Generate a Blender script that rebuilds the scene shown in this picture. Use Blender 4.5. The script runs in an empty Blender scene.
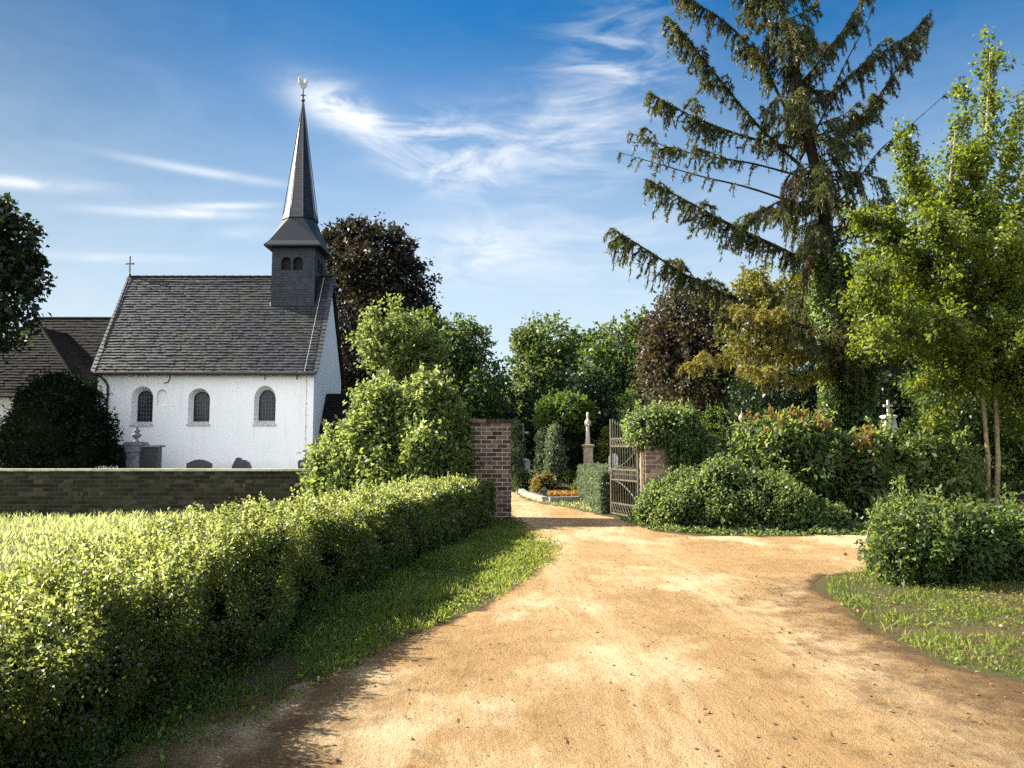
import bpy, bmesh, math, random
import numpy as np
from mathutils import Vector, Matrix, noise as mnoise
from mathutils.geometry import tessellate_polygon, delaunay_2d_cdt

R = math.radians
SC = bpy.context.scene
COL = SC.collection

# ------------------------------------------------------------------ camera
F_PX = 797.0
CAM_H = 1.6
PITCH = math.atan((448 - 384) / F_PX)
cam_d = bpy.data.cameras.new('camera')
cam = bpy.data.objects.new('camera', cam_d)
COL.objects.link(cam)
cam.location = (0, 0, CAM_H)
cam.rotation_euler = (math.pi / 2 + PITCH, 0, 0)
cam_d.sensor_width = 36
cam_d.lens = 36 * F_PX / 1024
cam_d.clip_start = 0.05
cam_d.clip_end = 3000
SC.camera = cam

# ------------------------------------------------------------------ world, sun, exposure
SUN_EL = R(36.5)
SUN_AZ = R(-79)               # measured from +Y towards +X: left of the view and a little behind the church
SUN_DIR = Vector((math.sin(SUN_AZ) * math.cos(SUN_EL), math.cos(SUN_AZ) * math.cos(SUN_EL), math.sin(SUN_EL)))
SKY_STRENGTH = 0.085
SUN_STRENGTH = 5.0
EXPOSURE = 1.7

SC.render.engine = 'CYCLES'
SC.view_settings.view_transform = 'Standard'
SC.view_settings.look = 'None'
SC.view_settings.gamma = 1
SC.view_settings.use_curve_mapping = False
SC.view_settings.exposure = EXPOSURE
SC.cycles.use_denoising = False
SC.cycles.denoiser = 'OPENIMAGEDENOISE'
SC.cycles.denoising_input_passes = 'RGB_ALBEDO_NORMAL'
SC.cycles.denoising_prefilter = 'ACCURATE'
SC.cycles.max_bounces = 6
SC.cycles.diffuse_bounces = 1
SC.cycles.glossy_bounces = 2
SC.cycles.transmission_bounces = 3
SC.cycles.transparent_max_bounces = 4
SC.cycles.sample_clamp_indirect = 4
SC.cycles.use_adaptive_sampling = False

world = bpy.data.worlds.new('World')
SC.world = world
world.use_nodes = True


class NT:
    """small wrapper to write node graphs as expressions"""
    def __init__(s, tree):
        s.t = tree
        s.n = tree.nodes
        s.l = tree.links

    def node(s, typ, **kw):
        n = s.n.new(typ)
        for k, v in kw.items():
            setattr(n, k, v)
        return n

    def put(s, sock, v):
        if isinstance(v, bpy.types.NodeSocket):
            s.l.new(v, sock)
        elif v is not None:
            sock.default_value = v

    def math(s, op, a, b=None, c=None, clamp=False):
        n = s.node('ShaderNodeMath', operation=op, use_clamp=clamp)
        s.put(n.inputs[0], a)
        if b is not None:
            s.put(n.inputs[1], b)
        if c is not None:
            s.put(n.inputs[2], c)
        return n.outputs[0]

    def mix(s, fac, a, b, blend='MIX'):
        n = s.node('ShaderNodeMix', data_type='RGBA', blend_type=blend)
        s.put(n.inputs[0], fac)
        s.put(n.inputs[6], a if isinstance(a, bpy.types.NodeSocket) else (*a[:3], 1))
        s.put(n.inputs[7], b if isinstance(b, bpy.types.NodeSocket) else (*b[:3], 1))
        return n.outputs[2]

    def noise(s, vec, scale, detail=4, rough=0.55, dist=0.0):
        n = s.node('ShaderNodeTexNoise')
        s.put(n.inputs['Vector'], vec)
        s.put(n.inputs['Scale'], scale)
        s.put(n.inputs['Detail'], detail)
        s.put(n.inputs['Roughness'], rough)
        s.put(n.inputs['Distortion'], dist)
        return n.outputs['Fac']

    def mapping(s, vec, scale=(1, 1, 1), rot=(0, 0, 0), loc=(0, 0, 0)):
        n = s.node('ShaderNodeMapping')
        s.put(n.inputs['Vector'], vec)
        n.inputs['Scale'].default_value = scale
        n.inputs['Rotation'].default_value = rot
        n.inputs['Location'].default_value = loc
        return n.outputs[0]

    def step(s, v, lo, hi):
        n = s.node('ShaderNodeMapRange', interpolation_type='SMOOTHSTEP')
        s.put(n.inputs[0], v)
        n.inputs[1].default_value = lo
        n.inputs[2].default_value = hi
        return n.outputs[0]

    def ramp(s, v, stops):
        n = s.node('ShaderNodeValToRGB')
        s.put(n.inputs[0], v)
        e = n.color_ramp.elements
        while len(e) < len(stops):
            e.new(0.5)
        for el, (p, c) in zip(e, stops):
            el.position = p
            el.color = (*c, 1)
        return n.outputs[0]

    def bump(s, h, strength=0.4, dist=0.02, normal=None):
        n = s.node('ShaderNodeBump')
        s.put(n.inputs['Height'], h)
        n.inputs['Strength'].default_value = strength
        n.inputs['Distance'].default_value = dist
        if normal is not None:
            s.put(n.inputs['Normal'], normal)
        return n.outputs[0]


def build_world():
    g = NT(world.node_tree)
    bg = g.n['Background']
    sky = g.node('ShaderNodeTexSky', sky_type='NISHITA')
    sky.sun_disc = False
    sky.sun_elevation = SUN_EL
    sky.sun_rotation = SUN_AZ
    sky.air_density = 1.0
    sky.dust_density = 1.2
    sky.ozone_density = 2.0
    sky.altitude = 50
    tc = g.node('ShaderNodeTexCoord')
    d = tc.outputs['Generated']
    sep = g.node('ShaderNodeSeparateXYZ')
    g.l.new(d, sep.inputs[0])
    x, y, z = sep.outputs
    az = g.math('ARCTAN2', x, y)
    el = g.math('ARCSINE', z)
    comb = g.node('ShaderNodeCombineXYZ')
    g.put(comb.inputs[0], az)
    g.put(comb.inputs[1], el)
    ae = comb.outputs[0]
    # thin wisps: each an elongated soft patch of the sky, broken up by noise
    fine = g.noise(g.mapping(ae, scale=(1.0, 2.6, 1), rot=(0, 0, R(12))), 9, 8, 0.62, 0.6)
    streak = g.noise(g.mapping(ae, scale=(1.0, 5.0, 1), rot=(0, 0, R(-20))), 6, 7, 0.6, 0.9)

    def patch(px, py, w, h, rot, lo, hi, amount, tex):
        v = ray(px, py).normalized()
        a0, e0 = math.atan2(v.x, v.y), math.asin(v.z)
        da = g.math('SUBTRACT', az, a0)
        de = g.math('SUBTRACT', el, e0)
        c, s_ = math.cos(R(rot)), math.sin(R(rot))
        u = g.math('ADD', g.math('MULTIPLY', da, c), g.math('MULTIPLY', de, s_))
        w_ = g.math('SUBTRACT', g.math('MULTIPLY', de, c), g.math('MULTIPLY', da, s_))
        u = g.math('POWER', g.math('ABSOLUTE', g.math('DIVIDE', u, w / F_PX)), 2.0)
        w_ = g.math('POWER', g.math('ABSOLUTE', g.math('DIVIDE', w_, h / F_PX)), 2.0)
        m = g.math('EXPONENT', g.math('MULTIPLY', g.math('ADD', u, w_), -1.0))
        m = g.math('MULTIPLY', m, g.step(tex, lo, hi))
        return g.math('MULTIPLY', m, amount)
    ps = [patch(342, 108, 46, 17, -14, 0.22, 0.56, 1.15, fine),
          patch(430, 150, 80, 30, -16, 0.34, 0.68, .7, fine),
          patch(525, 140, 130, 44, 10, 0.34, 0.74, .55, fine),
          patch(600, 95, 90, 55, 50, 0.38, 0.72, .6, streak),
          patch(175, 213, 62, 4, 4, 0.2, 0.55, .9, fine),
          patch(225, 206, 40, 3, 6, 0.2, 0.5, .7, fine),
          patch(25, 183, 48, 5, 5, 0.25, 0.55, .8, fine),
          patch(205, 172, 70, 4, -3, 0.25, 0.6, .55, fine),
          patch(468, 255, 85, 32, 3, 0.32, 0.66, .75, fine),
          patch(120, 258, 60, 4, 4, 0.3, 0.6, .5, fine),
          patch(620, 250, 110, 60, 0, 0.36, 0.75, .35, streak),
          patch(255, 232, 30, 6, 6, 0.3, 0.6, .4, fine)]
    m = ps[0]
    for p in ps[1:]:
        m = g.math('ADD', m, p)
    # unseen bright cloud added behind the camera to fill the shaded church wall
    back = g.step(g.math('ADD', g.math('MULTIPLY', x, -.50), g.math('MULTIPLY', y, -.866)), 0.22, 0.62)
    fill_cloud = g.math('MULTIPLY', g.step(g.noise(g.mapping(d, scale=(1, 1, 2)), 2.2, 6, 0.55), 0.30, 0.50), back)
    m = g.math('MINIMUM', g.math('MULTIPLY', m, 1.05), 1.0)
    # pale summer haze low over the horizon
    veil = g.math('MULTIPLY', g.math('SUBTRACT', 1.0, g.step(g.math('ADD', el, g.math('MULTIPLY', fine, .10)), .03, .60)), .92)
    # colours of sky, haze and wisps; the added cloud's brightness is set for the wall
    hsv = g.node('ShaderNodeHueSaturation')
    hsv.inputs['Saturation'].default_value = 1.52
    hsv.inputs['Value'].default_value = 0.55
    g.l.new(sky.outputs[0], hsv.inputs['Color'])
    g.put(hsv.inputs['Value'], g.math('SUBTRACT', .55, g.math('MULTIPLY', g.step(g.math('MULTIPLY', az, -1.0), .02, .75), .29)))
    blue = g.mix(1.0, hsv.outputs[0], (.86, 1.06, 1.05), 'MULTIPLY')
    c = g.mix(veil, blue, (3.05, 3.5, 3.85))
    c = g.mix(m, c, (3.8, 3.95, 4.1))
    g.l.new(g.mix(fill_cloud, c, (10.4, 10.8, 11.4)), bg.inputs[0])
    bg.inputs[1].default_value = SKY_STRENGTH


_f = Vector((0, math.cos(PITCH), math.sin(PITCH)))
_u = Vector((0, -math.sin(PITCH), math.cos(PITCH)))


def ray(px, py):
    return _f * F_PX + Vector((px - 512, 0, 0)) + _u * (384 - py)


def W(px, py, depth):
    """world point seen at a pixel of the photograph, at distance y = depth"""
    r = ray(px, py)
    return Vector((0, 0, CAM_H)) + r * (depth / r.y)


def G(px, py, z=0.0):
    """ground point seen at a pixel"""
    r = ray(px, py)
    return Vector((0, 0, CAM_H)) + r * ((z - CAM_H) / r.z)


build_world()
sun_d = bpy.data.lights.new('sun', 'SUN')
sun_d.energy = SUN_STRENGTH
sun_d.angle = R(0.53)
sun_d.color = (1.0, 0.93, 0.80)
sun = bpy.data.objects.new('sun', sun_d)
COL.objects.link(sun)
sun.rotation_euler = SUN_DIR.to_track_quat('Z', 'Y').to_euler()
sun.location = (-30, 10, 25)

# ------------------------------------------------------------------ object helpers


def origin_of(o):
    v = Vector((0, 0, 0))
    while o is not None:
        v += o.location
        o = o.parent
    return v


def link(name, me, mat=None, parent=None):
    o = bpy.data.objects.new(name, me)
    COL.objects.link(o)
    if mat is not None:
        me.materials.append(mat)
    if parent is not None:
        o.parent = parent
    return o


def np_mesh(name, V, F, rnd=None, shift=Vector((0, 0, 0)), smooth=False):
    """V (n,3), F (m,k) arrays to a mesh, quickly"""
    me = bpy.data.meshes.new(name)
    V = np.asarray(V, dtype=np.float32) - np.array(shift, dtype=np.float32)
    F = np.asarray(F, dtype=np.int32)
    me.vertices.add(len(V))
    me.vertices.foreach_set('co', V.ravel())
    k = F.shape[1]
    me.loops.add(F.size)
    me.loops.foreach_set('vertex_index', F.ravel())
    me.polygons.add(len(F))
    me.polygons.foreach_set('loop_start', np.arange(0, F.size, k, dtype=np.int32))
    if smooth:
        me.polygons.foreach_set('use_smooth', np.ones(len(F), dtype=bool))
    if rnd is not None:
        a = me.attributes.new('rnd', 'FLOAT', 'POINT')
        a.data.foreach_set('value', np.asarray(rnd, dtype=np.float32))
    me.update(calc_edges=True)
    return me


def tag(o, label=None, cat=None, group=None, kind=None):
    if label:
        o['label'] = label
    if cat:
        o['category'] = cat
    if group:
        o['group'] = group
    if kind:
        o['kind'] = kind
    return o


def thing(name, label, cat, loc, group=None):
    o = bpy.data.objects.new(name, None)
    COL.objects.link(o)
    o.empty_display_size = 0.2
    o.location = loc
    return tag(o, label, cat, group)


class MB:
    """collects shapes in world coordinates and builds ONE mesh object"""
    def __init__(s):
        s.v, s.f, s.r = [], [], []
        s.cur = 0.5

    def add(s, verts, faces):
        n = len(s.v)
        s.v += [tuple(p) for p in verts]
        s.r += [s.cur] * len(verts)
        s.f += [tuple(i + n for i in f) for f in faces]

    def box(s, x0, x1, y0, y1, z0, z1, M=None):
        vs = [Vector(p) for p in ((x0, y0, z0), (x1, y0, z0), (x1, y1, z0), (x0, y1, z0),
                                  (x0, y0, z1), (x1, y0, z1), (x1, y1, z1), (x0, y1, z1))]
        if M is not None:
            vs = [M @ p for p in vs]
        s.add(vs, [(0, 3, 2, 1), (4, 5, 6, 7), (0, 1, 5, 4), (1, 2, 6, 5), (2, 3, 7, 6), (3, 0, 4, 7)])

    def tube(s, pts, radii, n=8, caps=True):
        pts = [Vector(p) for p in pts]
        if not hasattr(radii, '__len__'):
            radii = [radii] * len(pts)
        rings = []
        ref = None
        for i, p in enumerate(pts):
            t = (pts[min(i + 1, len(pts) - 1)] - pts[max(i - 1, 0)])
            t = t.normalized() if t.length > 1e-9 else Vector((0, 0, 1))
            if ref is None:
                ref = Vector((1, 0, 0)) if abs(t.x) < 0.8 else Vector((0, 1, 0))
            a = t.cross(ref)
            a.normalize()
            b = t.cross(a)
            ref = b.cross(t) * 1.0
            ref = ref.normalized()
            rings.append([p + (a * math.cos(2 * math.pi * k / n) + b * math.sin(2 * math.pi * k / n)) * radii[i] for k in range(n)])
        vs = [q for r_ in rings for q in r_]
        fs = []
        for i in range(len(pts) - 1):
            for k in range(n):
                k2 = (k + 1) % n
                fs.append((i * n + k, i * n + k2, (i + 1) * n + k2, (i + 1) * n + k))
        if caps:
            fs.append(tuple(range(n))[::-1])
            fs.append(tuple((len(pts) - 1) * n + k for k in range(n)))
        s.add(vs, fs)

    def lathe(s, c, prof, n=16, sq=False):
        """prof: list of (radius, z) above c; sq=True gives a square section"""
        c = Vector(c)
        if sq:
            n = 4
        off = math.pi / 4 if sq else 0
        k_ = math.sqrt(2) if sq else 1
        vs, fs = [], []
        for r_, z in prof:
            for k in range(n):
                a = 2 * math.pi * k / n + off
                vs.append(c + Vector((math.cos(a) * r_ * k_, math.sin(a) * r_ * k_, z)))
        for i in range(len(prof) - 1):
            for k in range(n):
                k2 = (k + 1) % n
                fs.append((i * n + k, i * n + k2, (i + 1) * n + k2, (i + 1) * n + k))
        fs.append(tuple(range(n))[::-1])
        fs.append(tuple((len(prof) - 1) * n + k for k in range(n)))
        s.add(vs, fs)

    def prism(s, poly, d):
        """poly: planar list of points, extruded by vector d"""
        poly = [Vector(p) for p in poly]
        d = Vector(d)
        n = len(poly)
        s.add(poly + [p + d for p in poly],
              [tuple(range(n))[::-1], tuple(range(n, 2 * n))] + [(i, (i + 1) % n, n + (i + 1) % n, n + i) for i in range(n)])

    def build(s, name, mat, parent=None, smooth=False, recalc=True, bevel=0):
        me = bpy.data.meshes.new(name)
        org = origin_of(parent) if parent is not None else Vector((0, 0, 0))
        me.from_pydata([tuple(Vector(p) - org) for p in s.v], [], s.f)
        if recalc:
            bm = bmesh.new()
            bm.from_mesh(me)
            bmesh.ops.recalc_face_normals(bm, faces=bm.faces)
            if bevel:
                bmesh.ops.bevel(bm, geom=[e for e in bm.edges if len(e.link_faces) == 2 and e.calc_face_angle(0) > 0.5],
                                offset=bevel, segments=1, affect='EDGES')
            bm.to_mesh(me)
            bm.free()
        if not bevel:
            a = me.attributes.new('rnd', 'FLOAT', 'POINT')
            a.data.foreach_set('value', np.array(s.r, dtype=np.float32))
        if smooth:
            me.polygons.foreach_set('use_smooth', [True] * len(me.polygons))
        me.update()
        return link(name, me, mat, parent)


def at_base(o, loc):
    """give a parentless single-mesh thing its origin at loc"""
    loc = Vector(loc)
    o.data.transform(Matrix.Translation(-loc))
    o.location = loc
    return o


# ------------------------------------------------------------------ materials
def new_mat(name):
    m = bpy.data.materials.new(name)
    m.use_nodes = True
    g = NT(m.node_tree)
    b = g.n['Principled BSDF']
    return m, g, b


def pos(g):
    return g.node('ShaderNodeNewGeometry').outputs['Position']


def rnd_attr(g):
    n = g.node('ShaderNodeAttribute')
    n.attribute_name = 'rnd'
    return n.outputs['Fac']


def leaf_mat(name, stops, trans=(0.25, 0.32, 0.04), tfac=0.4, rough=0.5, spec=0.35):
    m, g, b = new_mat(name)
    c = g.ramp(rnd_attr(g), stops)
    g.put(b.inputs['Base Color'], c)
    b.inputs['Roughness'].default_value = rough
    b.inputs['Specular IOR Level'].default_value = spec
    t = g.node('ShaderNodeBsdfTranslucent')
    g.put(t.inputs[0], g.mix(0.8, c, trans))
    mx = g.node('ShaderNodeMixShader')
    mx.inputs[0].default_value = tfac
    g.l.new(b.outputs[0], mx.inputs[1])
    g.l.new(t.outputs[0], mx.inputs[2])
    g.l.new(mx.outputs[0], g.n['Material Output'].inputs[0])
    return m


def simple_mat(name, col, col2=None, scale=6, rough=0.8, bump=0.3, spec=0.3, metal=0.0, dist=0.02):
    m, g, b = new_mat(name)
    n = g.noise(pos(g), scale, 6, 0.6)
    g.put(b.inputs['Base Color'], g.mix(g.step(n, 0.3, 0.7), col, col2 or [c * 0.7 for c in col]))
    b.inputs['Roughness'].default_value = rough
    b.inputs['Specular IOR Level'].default_value = spec
    b.inputs['Metallic'].default_value = metal
    if bump:
        g.put(b.inputs['Normal'], g.bump(g.noise(pos(g), scale * 5, 5, 0.6), bump, dist))
    return m


M = {}
# foliage: (dark, mid, light)
M['hedge_leaf'] = leaf_mat('hedge_leaf', [(0, (0.0044, 0.0110, 0.0028)), (.66, (.030, .058, .012)), (1, (.11, .14, .04))], (.50, .56, .10), .42, .40, .6)
M['shoot_leaf'] = leaf_mat('shoot_leaf', [(0, (.08, .13, .03)), (.6, (.18, .23, .06)), (1, (.36, .38, .15))], (.75, .80, .22), .5, .42, .5)
M['bright_leaf'] = leaf_mat('bright_leaf', [(0, (.011, .025, .005)), (.62, (.065, .105, .025)), (1, (.22, .25, .09))], (.46, .54, .12), .42, .48, .38)
M['lime_leaf'] = leaf_mat('lime_leaf', [(0, (0.0077, 0.0176, 0.0028)), (.66, (.055, .085, .010)), (1, (.18, .205, .026))], (.42, .50, .03), .40, .45, .4)
M['mid_leaf'] = leaf_mat('mid_leaf', [(0, (0.0055, 0.0143, 0.0039)), (.66, (.036, .074, .016)), (1, (.10, .145, .035))], (.28, .37, .05), .34, .45, .4)
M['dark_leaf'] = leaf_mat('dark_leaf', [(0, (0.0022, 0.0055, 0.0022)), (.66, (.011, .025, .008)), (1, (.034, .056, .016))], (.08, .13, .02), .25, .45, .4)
M['copper_leaf'] = leaf_mat('copper_leaf', [(0, (0.0039, 0.0044, 0.0033)), (.66, (.012, .011, .007)), (1, (.045, .036, .020))], (.08, .065, .025), .28, .5, .3)
M['brown_leaf'] = leaf_mat('brown_leaf', [(0, (0.0088, 0.0066, 0.0044)), (.66, (.036, .030, .013)), (1, (.11, .085, .035))], (.19, .14, .05), .30, .45, .4)
M['olive_leaf'] = leaf_mat('olive_leaf', [(0, (0.0121, 0.0165, 0.0033)), (.66, (.080, .088, .014)), (1, (.20, .18, .03))], (.42, .38, .04), .42, .45, .4)
M['yew_leaf'] = leaf_mat('yew_leaf', [(0, (0.0022, 0.0050, 0.0022)), (.66, (.007, .014, .005)), (1, (.016, .028, .009))], (.04, .07, .015), .15, .6, .15)
M['needle'] = leaf_mat('needle', [(0, (0.0077, 0.0132, 0.0044)), (.66, (.046, .060, .018)), (1, (.13, .125, .036))], (.24, .25, .05), .32, .45, .4)
M['dry_needle'] = leaf_mat('dry_needle', [(0, (0.0220, 0.0143, 0.0066)), (.66, (.10, .062, .025)), (1, (.20, .135, .055))], (.28, .17, .06), .3)
M['gold_needle'] = leaf_mat('gold_needle', [(0, (0.0495, 0.0468, 0.0110)), (.66, (.20, .18, .035)), (1, (.34, .28, .06))], (.50, .42, .07), .4)
M['laurel_leaf'] = leaf_mat('laurel_leaf', [(0, (0.0044, 0.0121, 0.0039)), (.66, (.028, .058, .016)), (1, (.11, .15, .05))], (.42, .52, .10), .42, .42, .5)
M['red_shoot'] = leaf_mat('red_shoot', [(0, (.10, .055, .016)), (.6, (.20, .12, .03)), (1, (.30, .23, .06))], (.45, .30, .07), .4)
M['ivy_leaf'] = leaf_mat('ivy_leaf', [(0, (0.0055, 0.0154, 0.0044)), (.66, (.040, .080, .022)), (1, (.15, .19, .07))], (.46, .56, .14), .44, .42, .5)
M['thuja_leaf'] = leaf_mat('thuja_leaf', [(0, (0.0077, 0.0220, 0.0039)), (.66, (.045, .090, .014)), (1, (.13, .18, .03))], (.32, .42, .05), .36)
M['cypress_leaf'] = leaf_mat('cypress_leaf', [(0, (0.0121, 0.0253, 0.0121)), (.66, (.080, .12, .060)), (1, (.20, .24, .13))], (.30, .36, .16), .32)
M['box_leaf'] = leaf_mat('box_leaf', [(0, (0.0165, 0.0286, 0.0044)), (.66, (.10, .13, .016)), (1, (.21, .22, .03))], (.42, .44, .05), .36)
M['bronze_leaf'] = leaf_mat('bronze_leaf', [(0, (.06, .045, .012)), (.6, (.16, .12, .025)), (1, (.28, .23, .04))], (.45, .34, .05), .38)
M['grass'] = leaf_mat('grass', [(0, (.14, .19, .05)), (.6, (.27, .32, .10)), (1, (.42, .43, .20))], (.75, .80, .28), .5)
M['verge_leaf'] = leaf_mat('verge_leaf', [(0, (.018, .034, .006)), (.6, (.075, .115, .018)), (1, (.24, .26, .06))], (.55, .62, .09), .45)
M['orange_petal'] = leaf_mat('orange_petal', [(0, (.12, .08, .02)), (.5, (.36, .15, .02)), (1, (.50, .30, .06))], (.45, .24, .03), .3)
M['dry_leaf'] = leaf_mat('dry_leaf', [(0, (.09, .045, .018)), (.6, (.20, .11, .035)), (1, (.33, .22, .08))], (.3, .16, .05), .25)
M['twig_core'] = simple_mat('twig_core', (.012, .016, .006), (.004, .005, .003), 9, 1.0, 0.8, 0.0)
M['bark'] = simple_mat('bark', (.085, .065, .045), (.035, .027, .020), 7, .9, .9, .15, dist=.04)
M['pale_bark'] = simple_mat('pale_bark', (.30, .25, .13), (.15, .12, .06), 7, .85, .7, .2, dist=.02)
M['dark_bark'] = simple_mat('dark_bark', (.040, .030, .022), (.016, .012, .010), 8, .95, .9, .1, dist=.04)


def mat_white():
    m, g, b = new_mat('white_render')
    p = pos(g)
    big = g.noise(g.mapping(p, scale=(1, 1, .35)), .9, 6, .65)
    drip = g.noise(g.mapping(p, scale=(3.5, 3.5, .22)), 1.6, 5, .6)
    c = g.mix(g.math('MULTIPLY', g.step(big, .45, .75), .55), (.92, .92, .90), (.80, .80, .77))
    c = g.mix(g.math('MULTIPLY', g.step(drip, .56, .8), .45), c, (.62, .61, .56))
    sep = g.node('ShaderNodeSeparateXYZ')
    g.l.new(p, sep.inputs[0])
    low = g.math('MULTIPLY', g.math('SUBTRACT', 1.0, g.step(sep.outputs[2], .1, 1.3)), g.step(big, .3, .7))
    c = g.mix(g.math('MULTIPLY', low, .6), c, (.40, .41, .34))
    g.put(b.inputs['Base Color'], c)
    b.inputs['Roughness'].default_value = .9
    h = g.math('ADD', g.math('MULTIPLY', g.noise(p, 7, 4, .5), .5), g.math('MULTIPLY', g.noise(p, 1.8, 3, .5), 1.6))
    g.put(b.inputs['Normal'], g.bump(h, .07, .03))
    return m


def mat_slate(name, c1, c2, moss, spec=.5, rough=.5):
    m, g, b = new_mat(name)
    p = pos(g)
    r_ = rnd_attr(g)
    c = g.mix(r_, c1, c2)
    n = g.noise(p, .55, 5, .6)
    n2 = g.noise(p, 5, 5, .7)
    c = g.mix(g.math('MULTIPLY', g.step(n, .46, .66), g.math('ADD', .25, g.math('MULTIPLY', n2, .9))), c, moss)
    c = g.mix(g.step(n2, .62, .8), c, [k * 1.9 for k in c2])
    g.put(b.inputs['Base Color'], c)
    g.put(b.inputs['Roughness'], g.math('ADD', rough - .12, g.math('MULTIPLY', n2, .3)))
    b.inputs['Specular IOR Level'].default_value = spec
    g.put(b.inputs['Normal'], g.bump(n2, .3, .01))
    return m


def mat_brick(name, stops, moss, moss_lo=.5):
    m, g, b = new_mat(name)
    p = pos(g)
    c = g.ramp(rnd_attr(g), stops)
    n = g.noise(p, 9, 6, .65)
    c = g.mix(g.step(n, .45, .8), c, [.6 * x for x in stops[0][1]])
    big = g.noise(p, 1.4, 6, .7)
    c = g.mix(g.math('MULTIPLY', g.step(big, moss_lo, moss_lo + .25), .8), c, moss)
    pale = g.noise(g.mapping(p, loc=(7, 3, 1)), 3.2, 6, .7)
    c = g.mix(g.math('MULTIPLY', g.step(pale, .62, .78), .5), c, (.40, .37, .31))
    g.put(b.inputs['Base Color'], c)
    b.inputs['Roughness'].default_value = .92
    b.inputs['Specular IOR Level'].default_value = .2
    g.put(b.inputs['Normal'], g.bump(n, .6, .015))
    return m


M['white'] = mat_white()
M['slate'] = mat_slate('slate', (.011, .0125, .016), (.042, .045, .052), (.034, .034, .025))
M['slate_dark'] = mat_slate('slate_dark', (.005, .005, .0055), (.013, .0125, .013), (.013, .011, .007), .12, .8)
M['slate_blue'] = mat_slate('slate_blue', (.009, .013, .018), (.030, .037, .046), (.025, .027, .026), .25, .55)
M['spire_slate'] = mat_slate('spire_slate', (.007, .007, .009), (.024, .023, .025), (.034, .025, .020), .7, .36)
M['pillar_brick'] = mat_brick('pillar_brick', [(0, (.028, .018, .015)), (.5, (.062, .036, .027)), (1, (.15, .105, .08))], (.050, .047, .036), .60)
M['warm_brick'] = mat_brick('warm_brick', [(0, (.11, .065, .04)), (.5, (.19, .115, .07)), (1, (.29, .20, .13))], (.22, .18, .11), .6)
M['wall_brick'] = mat_brick('wall_brick', [(0, (.009, .008, .006)), (.5, (.022, .019, .012)), (1, (.055, .048, .032))], (.022, .026, .010), .42)
M['mortar'] = simple_mat('mortar', (.34, .32, .28), (.22, .20, .17), 12, .95, .5)
M['mossy_mortar'] = simple_mat('mossy_mortar', (.07, .065, .042), (.035, .035, .02), 10, .95, .5)
M['coping'] = simple_mat('coping', (.46, .44, .34), (.26, .26, .16), 5, .9, .6)
M['glass'] = simple_mat('window_glass', (.010, .012, .015), (.018, .020, .022), 8, .15, .05, .5)
M['lead'] = simple_mat('lead_came', (.13, .135, .14), (.09, .09, .10), 10, .6, .1)
M['frame_dark'] = simple_mat('dark_frame', (.03, .03, .032), (.02, .02, .022), 10, .6, .1)
M['sill'] = simple_mat('sill_stone', (.60, .60, .57), (.45, .45, .42), 6, .85, .3)
M['gutter'] = simple_mat('gutter_metal', (.035, .033, .033), (.02, .02, .02), 12, .5, .1, .4)
M['iron'] = simple_mat('wrought_iron', (.05, .045, .04), (.10, .06, .035), 12, .6, .2, .4)
M['gate_iron'] = simple_mat('gate_iron', (.115, .105, .075), (.06, .044, .025), 14, .65, .3, .35)
M['gilt'] = simple_mat('gilt_metal', (.75, .70, .60), (.60, .55, .45), 12, .35, .1, .6)
M['dark_timber'] = simple_mat('dark_timber', (.012, .010, .009), (.006, .005, .005), 9, .85, .4)
M['dark_stone'] = simple_mat('dark_granite', (.035, .036, .040), (.020, .020, .023), 14, .45, .15, .5)
M['grey_stone'] = simple_mat('grey_stone', (.24, .245, .25), (.13, .135, .14), 7, .85, .4)
M['tan_stone'] = simple_mat('tan_stone', (.40, .33, .22), (.22, .17, .11), 7, .85, .4)
M['white_stone'] = simple_mat('white_stone', (.78, .77, .72), (.55, .54, .48), 5, .8, .3)
M['pale_stone'] = simple_mat('pale_stone', (.52, .46, .34), (.34, .29, .20), 9, .85, .4)
M['kerb_stone'] = simple_mat('kerb_stone', (.27, .26, .23), (.17, .165, .145), 8, .85, .4)
M['pebble'] = simple_mat('pebble', (.26, .18, .10), (.13, .085, .05), 9, .9, .3)


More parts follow.
